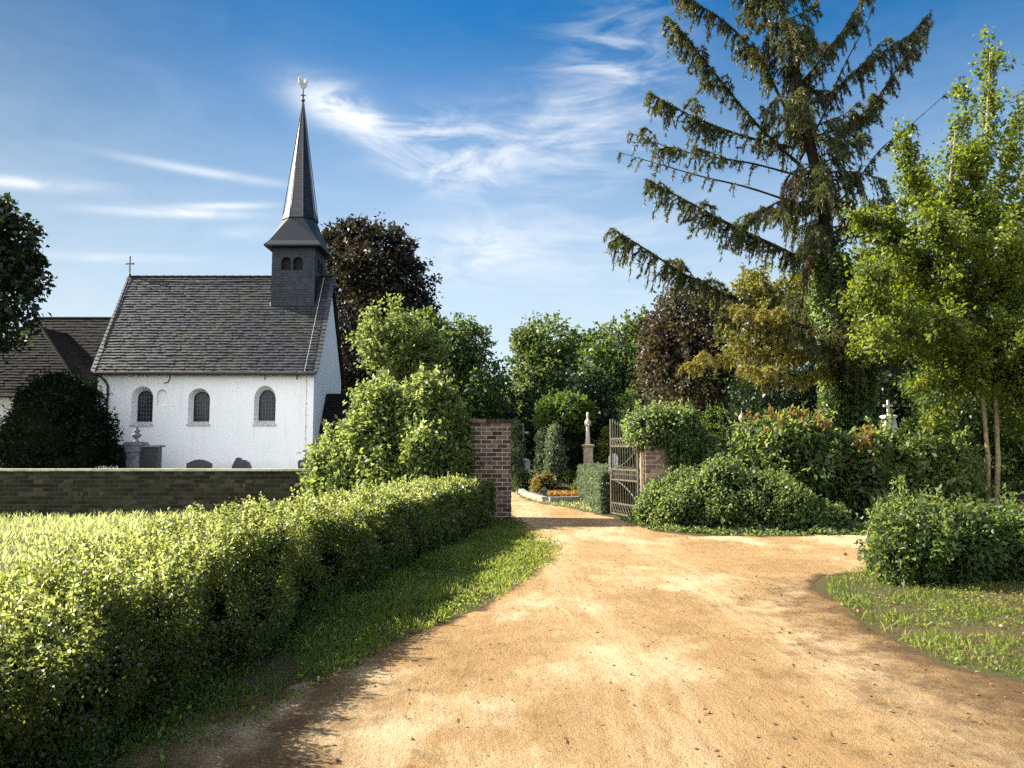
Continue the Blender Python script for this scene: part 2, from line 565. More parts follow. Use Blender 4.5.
def mat_road():
    m, g, b = new_mat('sandy_dirt')
    p = pos(g)
    n1 = g.noise(p, .45, 7, .62)
    n2 = g.noise(p, 3.2, 7, .7)
    n3 = g.noise(p, 38, 5, .75)
    n4 = g.noise(p, 120, 3, .7)
    # tyre tracks run up the drive and bend to the gate
    sep = g.node('ShaderNodeSeparateXYZ')
    g.l.new(p, sep.inputs[0])
    x, y = sep.outputs[0], sep.outputs[1]
    # lateral position measured from the middle of the drive: it drifts to the right towards the camera
    mid = g.math('ADD', 1.35, g.math('MULTIPLY', g.math('POWER', g.math('MAXIMUM', g.math('SUBTRACT', 15.5, y), 0.0), 2.0), .0028))
    u = g.math('SUBTRACT', x, mid)
    u = g.math('ADD', u, g.math('MULTIPLY', g.math('SUBTRACT', g.noise(p, .35, 3, .5), .5), .9))
    tr = g.math('ADD', g.math('EXPONENT', g.math('MULTIPLY', g.math('POWER', g.math('DIVIDE', g.math('SUBTRACT', u, .72), .33), 2.0), -1.0)),
                g.math('EXPONENT', g.math('MULTIPLY', g.math('POWER', g.math('DIVIDE', g.math('ADD', u, .78), .36), 2.0), -1.0)))
    comb = g.node('ShaderNodeCombineXYZ')
    g.put(comb.inputs[0], u)
    g.put(comb.inputs[1], g.math('MULTIPLY', y, .06))
    streak = g.noise(comb.outputs[0], 7, 6, .7)
    c = g.mix(g.step(n1, .3, .7), (.30, .182, .078), (.42, .268, .125))
    c = g.mix(g.math('MULTIPLY', g.step(n2, .45, .75), .55), c, (.19, .112, .047))
    c = g.mix(g.math('MULTIPLY', g.math('MULTIPLY', tr, g.step(streak, .36, .62)), .85), c, (.48, .34, .19))
    c = g.mix(g.math('MULTIPLY', g.step(streak, .58, .72), .28), c, (.16, .09, .04))
    # darker humus-brown earth out to the right-hand side
    right = g.step(g.math('ADD', g.math('SUBTRACT', x, g.math('MULTIPLY', y, .08)), g.math('MULTIPLY', g.math('SUBTRACT', n2, .5), 3.2)), 1.3, 3.0)
    left = g.step(g.math('ADD', g.math('MULTIPLY', u, -1.0), g.math('MULTIPLY', g.math('SUBTRACT', n2, .5), 2.0)), 2.1, 3.0)
    near = g.math('SUBTRACT', 1.0, g.step(y, 8.2, 11.0))
    c = g.mix(g.math('MULTIPLY', g.math('MULTIPLY', right, near), .85), c, (.085, .050, .021))
    c = g.mix(g.math('MULTIPLY', left, .7), c, (.10, .058, .024))
    pale = g.step(g.noise(g.mapping(p, loc=(3, 9, 0), scale=(1, .55, 1)), .75, 8, .68), .48, .66)
    c = g.mix(g.math('MULTIPLY', g.math('MULTIPLY', pale, g.math('SUBTRACT', 1.0, g.math('MULTIPLY', right, near))), .8), c, (.60, .455, .275))
    edge = g.step(g.math('ADD', rnd_attr(g), g.math('MULTIPLY', g.math('SUBTRACT', n2, .5), 1.5)), .15, .75)
    c = g.mix(edge, (.095, .060, .028), c)
    c = g.mix(g.math('MULTIPLY', g.step(n3, .54, .70), .45), c, (.10, .058, .028))
    c = g.mix(g.math('MULTIPLY', g.step(n4, .56, .68), .38), c, (.09, .055, .03))
    c = g.mix(g.math('MULTIPLY', g.math('SUBTRACT', 1.0, g.step(n3, .26, .42)), .4), c, (.46, .33, .19))
    g.put(b.inputs['Base Color'], c)
    b.inputs['Roughness'].default_value = .95
    b.inputs['Specular IOR Level'].default_value = .15
    h = g.math('ADD', g.math('MULTIPLY', n2, 2.2), g.math('ADD', n3, g.math('MULTIPLY', streak, .9)))
    g.put(b.inputs['Normal'], g.bump(g.math('ADD', h, g.math('MULTIPLY', n4, .5)), 1.0, .026))
    return m


def mat_ground():
    m, g, b = new_mat('grassy_earth')
    p = pos(g)
    n1 = g.noise(p, .8, 6, .65)
    n2 = g.noise(p, 14, 6, .7)
    c = g.mix(g.step(n1, .4, .65), (.075, .055, .026), (.050, .060, .018))
    c = g.mix(g.math('MULTIPLY', g.step(n2, .5, .75), .6), c, (.13, .082, .038))
    g.put(b.inputs['Base Color'], c)
    b.inputs['Roughness'].default_value = .95
    b.inputs['Specular IOR Level'].default_value = .15
    g.put(b.inputs['Normal'], g.bump(n2, .8, .03))
    return m


M['road'] = mat_road()
M['ground'] = mat_ground()

# ------------------------------------------------------------------ vegetation helpers
UP = np.array([0, 0, 1.0])


def unit(a):
    return a / np.maximum(np.linalg.norm(a, axis=-1, keepdims=True), 1e-9)


def leaf_arrays(P, O, L, rng, aspect=.55, rnd=None, droop=.2, up=.45, outw=.5, jitter=.9, fold=.12):
    """one folded leaf (two quads) or flat leaf (one quad) per row of P"""
    n = len(P)
    d = unit(rng.normal(size=(n, 3)) * jitter + O * .6 - UP * droop)
    nn = unit(rng.normal(size=(n, 3)) * .75 + O * outw + UP * up)
    s = unit(np.cross(d, nn))
    nn = np.cross(s, d)
    L = np.asarray(L).reshape(-1, 1) * np.ones((n, 1))
    w = L * aspect * .5
    v = np.empty((n, 4, 3))
    v[:, 0] = P
    v[:, 1] = P + d * L * .48 + s * w + nn * L * fold
    v[:, 2] = P + d * L - nn * L * fold * .8
    v[:, 3] = P + d * L * .48 - s * w + nn * L * fold
    f = np.arange(n * 4).reshape(n, 4)
    if rnd is None:
        rnd = rng.random(n)
    return v.reshape(-1, 3), f, np.repeat(np.clip(rnd, 0, 1), 4)


def blade_arrays(P, D, L, wid, rng, rnd=None, bend=.35):
    """grass blades / needles: narrow two-segment strips from P along D"""
    n = len(P)
    side = unit(np.cross(D, rng.normal(size=(n, 3))))
    L = np.asarray(L).reshape(-1, 1) * np.ones((n, 1))
    wid = np.asarray(wid).reshape(-1, 1) * np.ones((n, 1))
    bd = unit(rng.normal(size=(n, 3)) * np.array([1, 1, .2])) * L * bend
    v = np.empty((n, 4, 3))
    v[:, 0] = P - side * wid * .5
    v[:, 1] = P + side * wid * .5
    v[:, 2] = P + D * L * .6 + bd * .3 + side * wid * .4
    v[:, 3] = P + D * L + bd
    f = np.arange(n * 4).reshape(n, 4)
    if rnd is None:
        rnd = rng.random(n)
    return v.reshape(-1, 3), f, np.repeat(np.clip(rnd, 0, 1), 4)


def leaf_obj(name, parts, mat, parent=None):
    V, F, Rn, k = [], [], [], 0
    for v, f, r_ in parts:
        V.append(v)
        F.append(f + k)
        Rn.append(r_)
        k += len(v)
    V = np.concatenate(V)
    org = origin_of(parent) if parent is not None else Vector((0, 0, 0))
    me = np_mesh(name, V, np.concatenate(F), np.concatenate(Rn), org)
    return link(name, me, mat, parent)


def fib_dirs(n, rng):
    i = np.arange(n) + rng.random()
    z = 1 - 2 * (i % n + .5) / n
    a = i * 2.399963 + rng.random() * 6
    q = np.sqrt(np.maximum(0, 1 - z * z))
    return unit(np.stack([q * np.cos(a), q * np.sin(a), z], 1) + rng.normal(size=(n, 3)) * .18)


def lobe_clusters(c, rad, size, rng, nsub=12, sub=(.34, .55), dens=1.0, hang=0.0):
    """cluster centres and outward directions of an uneven lobe: small bulges all over an ellipsoid"""
    c = np.array(c)
    rad = np.array(rad)
    C, O = [], []
    dirs = fib_dirs(nsub, rng)
    for dd in dirs:
        rr = rad.mean() * rng.uniform(*sub)
        cc = c + dd * rad * rng.uniform(.45, .85)
        k = max(4, int(dens * 3.2 * (rr / size) ** 2))
        e = unit(rng.normal(size=(k, 3)) + dd * .7)
        q = rr * (rng.random((k, 1)) ** .35) * np.array([1, 1, .85])
        pnt = cc + e * q
        pnt[:, 2] -= hang * rng.random(k) * rr
        C.append(pnt)
        O.append(e)
    return np.concatenate(C), np.concatenate(O)


def spread_leaves(C, O, per, sig, L, rng, aspect=.55, crn=None, **kw):
    n = len(C)
    if crn is None:
        crn = rng.random(n)
    P = np.repeat(C, per, 0) + rng.normal(size=(n * per, 3)) * sig
    Oo = np.repeat(O, per, 0)
    rn = np.repeat(crn, per) * .6 + rng.random(n * per) * .4
    LL = L * rng.uniform(.65, 1.25, n * per)
    return leaf_arrays(P, Oo, LL, rng, aspect, rn, **kw)


def wob(a, b, n, rng, amp):
    a, b = Vector(a), Vector(b)
    pts = []
    for i in range(n + 1):
        t = i / n
        o = Vector(rng.normal(size=3)) * amp * math.sin(math.pi * t)
        pts.append(a.lerp(b, t) + o)
    return pts


def tree(name, label, depth, base, lobes, leaf, leaf_px=4.2, per=16, clump_px=7, trunk_r=.3, bark='bark', seed=1, dens=1.0,
         nsub=12, sub=(.34, .55), hang=0.0, cat='tree', group=None, aspect=.6, trunk_top=None, droop=.2, lean=0.0, limbs=True, spray=0):
    """lobes: (px, py, rx, ry, depth offset) as seen in the photograph, placed at their real distance"""
    rng = np.random.default_rng(seed)
    if len(base) == 1:
        base = (W(base[0], 448, depth).x, depth)
    t = thing(name, label, cat, (base[0], base[1], 0), group)
    parts = []
    tr = MB()
    cs = []
    for lb in lobes:
        px, py, rx, ry = lb[:4]
        dz = lb[4] if len(lb) > 4 else 0
        dd = depth + dz
        k = dd / F_PX
        c = W(px, py, dd)
        cs.append(c)
        C, O = lobe_clusters(c, (rx * k, (rx + ry) * .5 * k, ry * k), clump_px * k, rng, nsub, sub, dens, hang)
        keep = C[:, 2] > .15
        C, O = C[keep], O[keep]
        parts.append(spread_leaves(C, O, per, clump_px * .55 * k, leaf_px * k, rng, aspect, droop=droop))
        if spray:
            # loose twigs poking out beyond the lobe
            D = fib_dirs(spray, rng)
            D[:, 2] = np.abs(D[:, 2]) * .8 + .1
            for e in unit(D):
                r0 = np.array(c) + e * np.array((rx, (rx + ry) / 2, ry)) * k * .8
                ln = rng.uniform(.3, .6) * (rx + ry) * .5 * k
                S = r0 + e * np.linspace(0, ln, 7)[:, None]
                parts.append(spread_leaves(S, np.repeat(e[None], 7, 0), 6, clump_px * .3 * k, leaf_px * k, rng, aspect, droop=droop))
    leaf_obj('crown', parts, M[leaf], t)
    zs = [c.z for c in cs]
    top = trunk_top or (max(zs) * .92)
    cx = sum(c.x for c in cs) / len(cs)
    cy = sum(c.y for c in cs) / len(cs)
    b0 = Vector((base[0], base[1], -.1))
    p1 = Vector((cx, cy, top))
    pts = wob(b0, p1, 8, rng, trunk_r * .35)
    rr = [trunk_r * (1.35 if i == 0 else 1) * (1 - .82 * i / 8) for i in range(9)]
    tr.tube(pts, rr, 10)
    if limbs:
        for c in cs:
            h = min(max(c.z * .55, .35 * top), top * .9)
            a = pts[min(8, max(1, int(round(8 * h / top))))]
            r0 = trunk_r * .42
            q = wob(a, c, 5, rng, .06 * (c - a).length)
            tr.tube(q, [r0 * (1 - .85 * i / 5) for i in range(6)], 6)
            for _ in range(5):
                e = c + Vector(rng.normal(size=3)).normalized() * (c - a).length * .22
                tr.tube(wob(q[3], e, 3, rng, .05), [r0 * .3, r0 * .2, r0 * .12, r0 * .05], 4)
    tr.build('trunk', M[bark], t, smooth=True, recalc=False)
    return t


def lump_core(c, rad, rng, shrink=.8):
    """rough inner mass of twigs inside a dense shrub"""
    bm = bmesh.new()
    bmesh.ops.create_icosphere(bm, subdivisions=3, radius=1)
    o = rng.random(3) * 50
    vs, fs = [], []
    for v in bm.verts:
        k = shrink * (1 + .35 * mnoise.noise(v.co * 1.7 + Vector(o)))
        p = Vector((v.co.x * rad[0], v.co.y * rad[1], v.co.z * rad[2])) * k + Vector(c)
        p.z = max(p.z, -.03)
        vs.append(p)
    for f in bm.faces:
        fs.append(tuple(v.index for v in f.verts))
    bm.free()
    return vs, fs


def shrub(name, label, lobes, leaf, L=.07, per=14, clump=.10, seed=1, dens=1.0, nsub=14, sub=(.30, .48), core=.74, cat='shrub',
          group=None, aspect=.5, shoots=None, droop=.1, base=None, sat=0):
    """lobes: world (x, y, z, rx, ry, rz)"""
    rng = np.random.default_rng(seed)
    bx = base or (sum(l[0] for l in lobes) / len(lobes), sum(l[1] for l in lobes) / len(lobes))
    t = thing(name, label, cat, (bx[0], bx[1], 0), group)
    parts = []
    mb = MB()
    extra = []
    if sat:
        lobes = [(x, y, z * .97, rx * .86, ry * .86, rz * .9) for (x, y, z, rx, ry, rz) in lobes]
        for (x, y, z, rx, ry, rz) in lobes:
            for _ in range(sat):
                e = unit(rng.normal(size=3) + np.array([0, -.25, .35]))
                q = rng.uniform(.26, .44)
                extra.append((x + e[0] * rx * .92, y + e[1] * ry * .92, max(.1, z + e[2] * rz * .92), rx * q, ry * q, rz * q * rng.uniform(.7, 1.1)))
    for (x, y, z, rx, ry, rz) in list(lobes) + extra:
        C, O = lobe_clusters((x, y, z), (rx, ry, rz), clump, rng, nsub, sub, dens)
        D = fib_dirs(int(dens * 5 * ((rx + ry + rz) / 3 / clump) ** 2), rng)
        C2 = np.array((x, y, z)) + D * np.array((rx, ry, rz)) * rng.uniform(.72, .98, (len(D), 1))
        C = np.concatenate([C, C2])
        O = np.concatenate([O, D])
        keep = C[:, 2] > .03
        C, O = C[keep], O[keep]
        parts.append(spread_leaves(C, O, per, clump * .6, L, rng, aspect, droop=droop))
        if core:
            mb.add(*lump_core((x, y, z), (rx, ry, rz), rng, core))
    leaf_obj('foliage', parts, M[leaf], t)
    if shoots:
        n, lmin, lmax, mat = shoots
        sp = []
        for _ in range(n):
            al = list(lobes) + extra
            x, y, z, rx, ry, rz = al[rng.integers(len(al))]
            e = unit(rng.normal(size=3) * np.array([1, 1, .5]) + np.array([0, 0, 1.1]))
            if e[2] < .1:
                continue
            p0 = np.array((x, y, z)) + e * np.array((rx, ry, rz)) * .9
            e2 = unit(e * .5 + UP + rng.normal(size=3) * .25)
            ln = rng.uniform(lmin, lmax)
            kk = max(4, int(ln / .035))
            S = p0 + e2 * np.linspace(0, ln, kk)[:, None]
            sp.append(spread_leaves(S, np.repeat(e2[None], kk, 0), 4, .015, L * .8, rng, aspect, droop=-.2, jitter=.8))
        if sp:
            leaf_obj('shoot_tips', sp, M[mat], t)['kind'] = 'stuff'
    if mb.v:
        mb.build('inner_twigs', M['twig_core'], t, smooth=True, recalc=False)
    return t

# ================================================================== THE SETTING
def ground_sheet():
    mb = MB()
    # fine near the camera, coarse towards the horizon
    xs = [-2500, -600, -150, -60, -30, -15, -6, 0, 6, 15, 30, 60, 150, 600, 2500]
    vs = [(x, y, 0) for y in xs for x in xs]
    n = len(xs)
    fs = [(j * n + i, j * n + i + 1, (j + 1) * n + i + 1, (j + 1) * n + i) for j in range(n - 1) for i in range(n - 1)]
    mb.add(vs, fs)
    o = mb.build('ground', M['ground'], recalc=False)
    o['kind'] = 'structure'


ground_sheet()


def poly_sheet(name, outline, mat, z, amp, step, rng, edge=.08):
    """flat sheet with a ragged outline, gently uneven"""
    pts = []
    n = len(outline)
    for i in range(n):
        a, b = Vector(outline[i]), Vector(outline[(i + 1) % n])
        k = max(1, int((b - a).length / .25))
        for j in range(k):
            p = a.lerp(b, j / k)
            q = mnoise.noise_vector(Vector((p.x * 1.1, p.y * 1.1, 3.3))) * edge * 2 + mnoise.noise_vector(Vector((p.x * 4, p.y * 4, 1))) * edge
            pts.append(Vector((p.x + q.x, p.y + q.y)))
    m = len(pts)
    edges = [(i, (i + 1) % m) for i in range(m)]
    xs = [p.x for p in pts]
    ys = [p.y for p in pts]
    poly = np.array([(p.x, p.y) for p in pts])

    def inside(x, y):
        c = False
        j = m - 1
        for i in range(m):
            if (poly[i, 1] > y) != (poly[j, 1] > y) and x < (poly[j, 0] - poly[i, 0]) * (y - poly[i, 1]) / (poly[j, 1] - poly[i, 1]) + poly[i, 0]:
                c = not c
            j = i
        return c
    extra = []
    for x in np.arange(min(xs), max(xs), step):
        for y in np.arange(min(ys), max(ys), step):
            if inside(x, y):
                extra.append(Vector((x + rng.uniform(-.3, .3) * step, y + rng.uniform(-.3, .3) * step)))
    vv, ee, ff, *_ = delaunay_2d_cdt(pts + extra, edges, [], 1, 1e-5)
    mb = MB()
    vs = [(v.x, v.y, .003 if i < m else z + amp * (mnoise.noise(Vector((v.x * .8, v.y * .8, 0))) + .5 * mnoise.noise(Vector((v.x * 2.3, v.y * 2.3, 5))))) for i, v in enumerate(vv)]
    mb.add(vs, [tuple(f) for f in ff])
    mb.r = [0.0 if i < m else 1.0 for i in range(len(vv))]
    o = mb.build(name, mat, smooth=True)
    me = o.data
    if sum(p.normal.z for p in me.polygons) < 0:
        me.flip_normals()
    o['kind'] = 'structure'
    return o


def g2(px, py):
    p = G(px, py)
    return (p.x, p.y)


ROAD_LEFT = [(-3.3, -2.5), (-2.7, 1.0), g2(0, 800), g2(132, 752), g2(202, 722), g2(312, 676), g2(424, 634), g2(500, 592), g2(538, 562), g2(541, 548), g2(520, 534),
             (.02, 17.3), (.0, 19.5), (-.8, 23), (-1.6, 28), (-2.4, 36)]
ROAD_RIGHT = [(-.9, 36), (.02, 30), (.36, 26), (.85, 23.1), (1.5, 21.6), (1.95, 20.3), (2.2, 19.2), (2.6, 17.4), g2(650, 531), g2(700, 536), g2(780, 536), g2(858, 535), g2(905, 535), (12, 14.6), (24, 15.8), (24, 12.4), (12, 11.6), g2(905, 568), g2(868, 571),
              g2(824, 578), g2(836, 602), g2(880, 634), g2(950, 662), g2(1030, 676), (7, 5.6), (14, 5.0), (14, -2.5)]
poly_sheet('dirt_road', ROAD_LEFT + ROAD_RIGHT, M['road'], .014, .007, .30, random.Random(4), .12)

# ------------------------------------------------------------------ brickwork


def brick_face(mb, p0, u, n_out, width, height, rng, bl=.235, bh=.094, joint=.019, depth=.05, lo=0.0, hi=1.0, jitter=.008, ends=True):
    """courses of separate bricks on a face: p0 lower left corner, u along, n_out outward"""
    p0, u, n_out = Vector(p0), Vector(u), Vector(n_out)
    rows = int(round(height / bh))
    bh = height / rows
    for r_ in range(rows):
        x = 0.0 if r_ % 2 == 0 else -bl * .5
        while x < width - .01:
            a, b = max(0, x), min(width, x + bl)
            if b - a > .03:
                mb.cur = rng.uniform(lo, hi)
                d = rng.uniform(-jitter, jitter)
                z0, z1 = r_ * bh + joint * .5, (r_ + 1) * bh - joint * .5
                a2 = a + (joint * .5 if a > 0 else 0)
                b2 = b - (joint * .5 if b < width else 0)
                q = [p0 + u * a2 + Vector((0, 0, z0)), p0 + u * b2 + Vector((0, 0, z0)), p0 + u * b2 + Vector((0, 0, z1)), p0 + u * a2 + Vector((0, 0, z1))]
                q = [v + n_out * d for v in q]
                mb.prism(q, -n_out * depth)
            x += bl


def brick_pillar(name, label, x0, x1, y0, y1, h, mat, mortar, seed, cap=True):
    rng = random.Random(seed)
    t = thing(name, label, 'gate pillar', ((x0 + x1) / 2, (y0 + y1) / 2, 0))
    core = MB()
    core.box(x0 + .010, x1 - .010, y0 + .010, y1 - .010, -.1, h - .002)
    core.build('mortar_core', mortar, t)
    mb = MB()
    w, d = x1 - x0, y1 - y0
    brick_face(mb, (x0, y0, 0), (1, 0, 0), (0, -1, 0), w, h, rng, depth=.045)
    brick_face(mb, (x1, y1, 0), (-1, 0, 0), (0, 1, 0), w, h, rng, depth=.045)
    brick_face(mb, (x0, y1 - .046, 0), (0, -1, 0), (-1, 0, 0), d - .092, h, rng, depth=.045)
    brick_face(mb, (x1, y0 + .046, 0), (0, 1, 0), (1, 0, 0), d - .092, h, rng, depth=.045)
    mb.build('brick_shaft', mat, t)
    if cap:
        c = MB()
        # a course of bricks laid flat, standing out over the shaft
        n = 5
        for i in range(n):
            c.cur = rng.random()
            a = x0 - .05 + (w + .10) * i / n
            c.box(a + .005, a + (w + .10) / n - .005, y0 - .05, y1 + .05, h + .003 + rng.uniform(0, .004), h + .078 + rng.uniform(-.006, .006))
        c.build('capping_course', mat, t)
    return t


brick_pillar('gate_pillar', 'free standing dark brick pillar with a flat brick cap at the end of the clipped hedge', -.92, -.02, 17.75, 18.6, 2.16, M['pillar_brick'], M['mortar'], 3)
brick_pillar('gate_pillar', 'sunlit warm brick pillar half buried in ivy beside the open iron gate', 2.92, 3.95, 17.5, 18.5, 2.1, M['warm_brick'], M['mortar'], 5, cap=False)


def long_wall():
    x0, x1, y0, y1, h = -22.0, -2.6, 18.75, 19.05, 1.06
    t = thing('churchyard_wall', 'long low mossy brick wall with a pale coping in front of the white church', 'wall', ((x0 + x1) / 2, y0, 0))
    core = MB()
    core.box(x0, x1, y0 + .012, y1 - .012, -.1, h - .004)
    core.build('mortar_core', M['mossy_mortar'], t)
    mb = MB()
    rng = random.Random(8)
    brick_face(mb, (x0, y0, 0), (1, 0, 0), (0, -1, 0), x1 - x0, h, rng, depth=.04, jitter=.006)
    brick_face(mb, (x1, y1, 0), (-1, 0, 0), (0, 1, 0), x1 - x0, h, rng, depth=.04, jitter=.006, bl=.5, bh=.15)
    mb.build('brick_face', M['wall_brick'], t)
    c = MB()
    x = x0
    while x < x1:
        w = rng.uniform(.9, 1.1)
        c.box(x + .004, min(x1, x + w) - .004, y0 - .045, y1 + .045, h + rng.uniform(0, .004), h + .052 + rng.uniform(-.004, .006))
        x += w
    c.build('coping', M['coping'], t)


long_wall()

# ------------------------------------------------------------------ the church
D0 = 34.0                       # south wall
NW = W(108, 448, D0).x - .55    # east end of the nave (behind the annexe)
NE = W(312.5, 448, D0).x        # west gable plane
Y1 = 39.4
YR = (D0 + Y1) / 2
ZE = W(300, 371, D0).z
ZR = W(200, 277, YR).z
church = thing('church', 'small white village church with a steep slate roof and a slender slate spire', 'church', ((NW + NE) / 2, YR, 0))


def arch(cx, zb, w, zt, n=12, pointed=0.0):
    """outline of an arched opening in the x-z plane, anticlockwise from lower left"""
    r_ = w / 2
    zs = zt - r_ * (1 + pointed)
    pts = [(cx - r_, zb), (cx + r_, zb)]
    for i in range(n + 1):
        a = math.pi * i / n
        pts.append((cx + r_ * math.cos(a), zs + r_ * (1 + pointed) * math.sin(a)))
    return pts


def pierced(mb, outer, holes, to3d):
    """flat wall with holes"""
    loops = [[Vector((a, b, 0)) for a, b in l] for l in [outer] + holes]
    flat = [p for l in loops for p in l]
    tris = tessellate_polygon(loops)
    mb.add([to3d(p.x, p.y, 0) for p in flat], [tuple(t) for t in tris])


def reveal(mb, lo, li, d, to3d):
    n = len(lo)
    mb.add([to3d(a, b, 0) for a, b in lo] + [to3d(a, b, d) for a, b in li],
           [(i, (i + 1) % n, n + (i + 1) % n, n + i) for i in range(n)])


def px_x(px, d=D0):
    return W(px, 410, d).x


def px_z(py, d=D0):
    return W(200, py, d).z


def build_church():
    walls = MB()

    def south(a, b, d):
        return Vector((a, D0 + d, b))
    wins = []
    for (o0, o1, g0, g1, ot, gt, gb, sb, pt) in ((131, 152.7, 136.5, 152.2, 386.3, 390.2, 422, 424.5, 0), (188, 209.6, 192.6, 209.0, 388.3, 391.2, 421.8, 424, 0),
                                                 (254, 275.7, 258.0, 275.0, 385.6, 389.6, 421, 424, .28)):
        lo = arch((px_x(o0) + px_x(o1)) / 2, px_z(sb), px_x(o1) - px_x(o0), px_z(ot), 14, pt)
        w = (px_x(g1) - px_x(g0)) * .97
        # the glass sits .3 m back, so it is seen shifted to the right of where it stands
        cx = (px_x(o0) + px_x(o1)) / 2
        zb, zt = px_z(gb) + .02, px_z(gt)
        li = arch(cx, zb, w, zt, 14, pt)
        wins.append((lo, li, cx, zb, w, zt, pt))
    nic = arch((px_x(156.6) + px_x(166.7)) / 2, px_z(405.6), px_x(166.7) - px_x(156.6), px_z(389.5), 12)
    nic_i = [(a * .94 + ((px_x(156.6) + px_x(166.7)) / 2) * .06, b) for a, b in nic]
    pierced(walls, [(NW, -.2), (NE, -.2), (NE, ZE), (NW, ZE)], [w[0] for w in wins] + [nic], south)
    for w in wins:
        reveal(walls, w[0], w[1], .32, south)
    reveal(walls, nic, nic_i, .10, south)
    walls.add([south(a, b, .10) for a, b in nic_i], [tuple(range(len(nic_i)))])
    # gables and north wall
    apex = ZR - .12
    for x in (NE, NW):
        walls.add([(x, D0, -.2), (x, Y1, -.2), (x, Y1, ZE), (x, YR, apex), (x, D0, ZE)], [(0, 1, 2, 3, 4)])
    walls.add([(NW, Y1, -.2), (NE, Y1, -.2), (NE, Y1, ZE), (NW, Y1, ZE)], [(0, 1, 2, 3)])
    walls.build('nave_wall', M['white'], church, recalc=False)
    # windows: dark leaded glass, each a part with glazing bars and sill
    for (lo, li, cx, zb, w, zt, pt) in wins:
        fr = MB()
        li2 = arch(cx, zb + .05, w - .09, zt - .05, 14, pt)
        pierced(fr, li, [li2], lambda a, b, d: south(a, b, .30 + d))
        reveal(fr, li2, li2, .05, lambda a, b, d: south(a, b, .30 + d))
        wn = fr.build('window', M['frame_dark'], church, recalc=False)
        gl = MB()
        gl.add([south(a, b, .34) for a, b in li], [tuple(range(len(li)))])
        gl.build('glass_pane', M['glass'], wn, recalc=False)
        ca = MB()
        nb = 5
        r_ = (w - .09) / 2
        zs = zt - .05 - r_ * (1 + pt)
        for i in range(1, nb):
            xx = cx - r_ + 2 * r_ * i / nb
            top = zs + r_ * (1 + pt) * math.sqrt(max(0, 1 - ((xx - cx) / r_) ** 2))
            ca.box(xx - .011, xx + .011, D0 + .315, D0 + .336, zb + .05, top)
        z = zb + .2
        while z < zt - .12:
            hw = r_ if z < zs else r_ * math.sqrt(max(0, 1 - ((z - zs) / (r_ * (1 + pt))) ** 2))
            ca.box(cx - hw, cx + hw, D0 + .318, D0 + .333, z - .010, z + .010)
            z += .17
        ca.build('leaded_bars', M['lead'], wn, recalc=False)
        sl = MB()
        ow = lo[1][0] - lo[0][0]
        sl.prism([(cx - ow / 2 - .03, D0 - .05, lo[0][1] - .07), (cx - ow / 2 - .03, D0 - .05, lo[0][1] - .01), (cx - ow / 2 - .03, D0 + .31, zb + .005), (cx - ow / 2 - .03, D0 + .31, lo[0][1] - .07)], (ow + .06, 0, 0))
        sl.build('sill', M['sill'], wn)

    # roof: stepped slate courses, every slate a piece of its own inside one mesh
    def slate_slope(mb, a0, a1, b0, b1, rows, sw, rng, thick=.035):
        """a0-a1 eave line, b0-b1 ridge line"""
        a0, a1, b0, b1 = map(Vector, (a0, a1, b0, b1))
        nrm = (a1 - a0).cross(b0 - a0).normalized()
        if nrm.z < 0:
            nrm = -nrm
        for r_ in range(rows):
            t0, t1 = r_ / rows, (r_ + 1.12) / rows
            l0, r0 = a0.lerp(b0, t0), a1.lerp(b1, t0)
            l1, r1 = a0.lerp(b0, min(1, t1)), a1.lerp(b1, min(1, t1))
            ln = (r0 - l0).length
            n = max(1, int(ln / sw))
            off = rng.uniform(0, 1)
            cuts = sorted(set([0.0, 1.0] + [min(1, max(0, (i + off + rng.uniform(-.15, .15)) / n)) for i in range(n)]))
            for c0, c1 in zip(cuts[:-1], cuts[1:]):
                if c1 - c0 < 1e-4:
                    continue
                mb.cur = min(1, max(0, rng.gauss(.45, .22)))
                h = thick * rng.uniform(.7, 1.25)
                g_ = .0035 / max(ln, .01)
                dz = (l1 - l0) * rng.uniform(-.10, .06)
                q = [l0.lerp(r0, c0 + g_) + dz, l0.lerp(r0, c1 - g_) + dz, l1.lerp(r1, c1 - g_), l1.lerp(r1, c0 + g_)]
                low = [q[0] + nrm * h, q[1] + nrm * h, q[2] + nrm * .004, q[3] + nrm * .004]
                mb.add([q[0], q[1]] + low, [(2, 3, 4, 5), (0, 1, 3, 2), (0, 2, 5), (1, 4, 3)])
    rng = random.Random(21)
    rf = MB()
    xl, xr = W(93, 371, D0 - .25).x, W(316.5, 371, D0 - .25).x
    slope = (ZR - ZE) / (YR - D0)
    ye = D0 - .28
    ze = W(200, 372.5, ye).z
    slope = (ZR - ze) / (YR - ye)
    slate_slope(rf, (xl, ye, ze), (xr, ye, ze), (xl, YR, ZR), (xr, YR, ZR), 36, .22, rng, .05)
    slate_slope(rf, (xr, 2 * YR - ye, ze), (xl, 2 * YR - ye, ze), (xr, YR, ZR), (xl, YR, ZR), 14, .6, rng)
    roof = rf.build('nave_roof', M['slate'], church, recalc=False)
    und = MB()
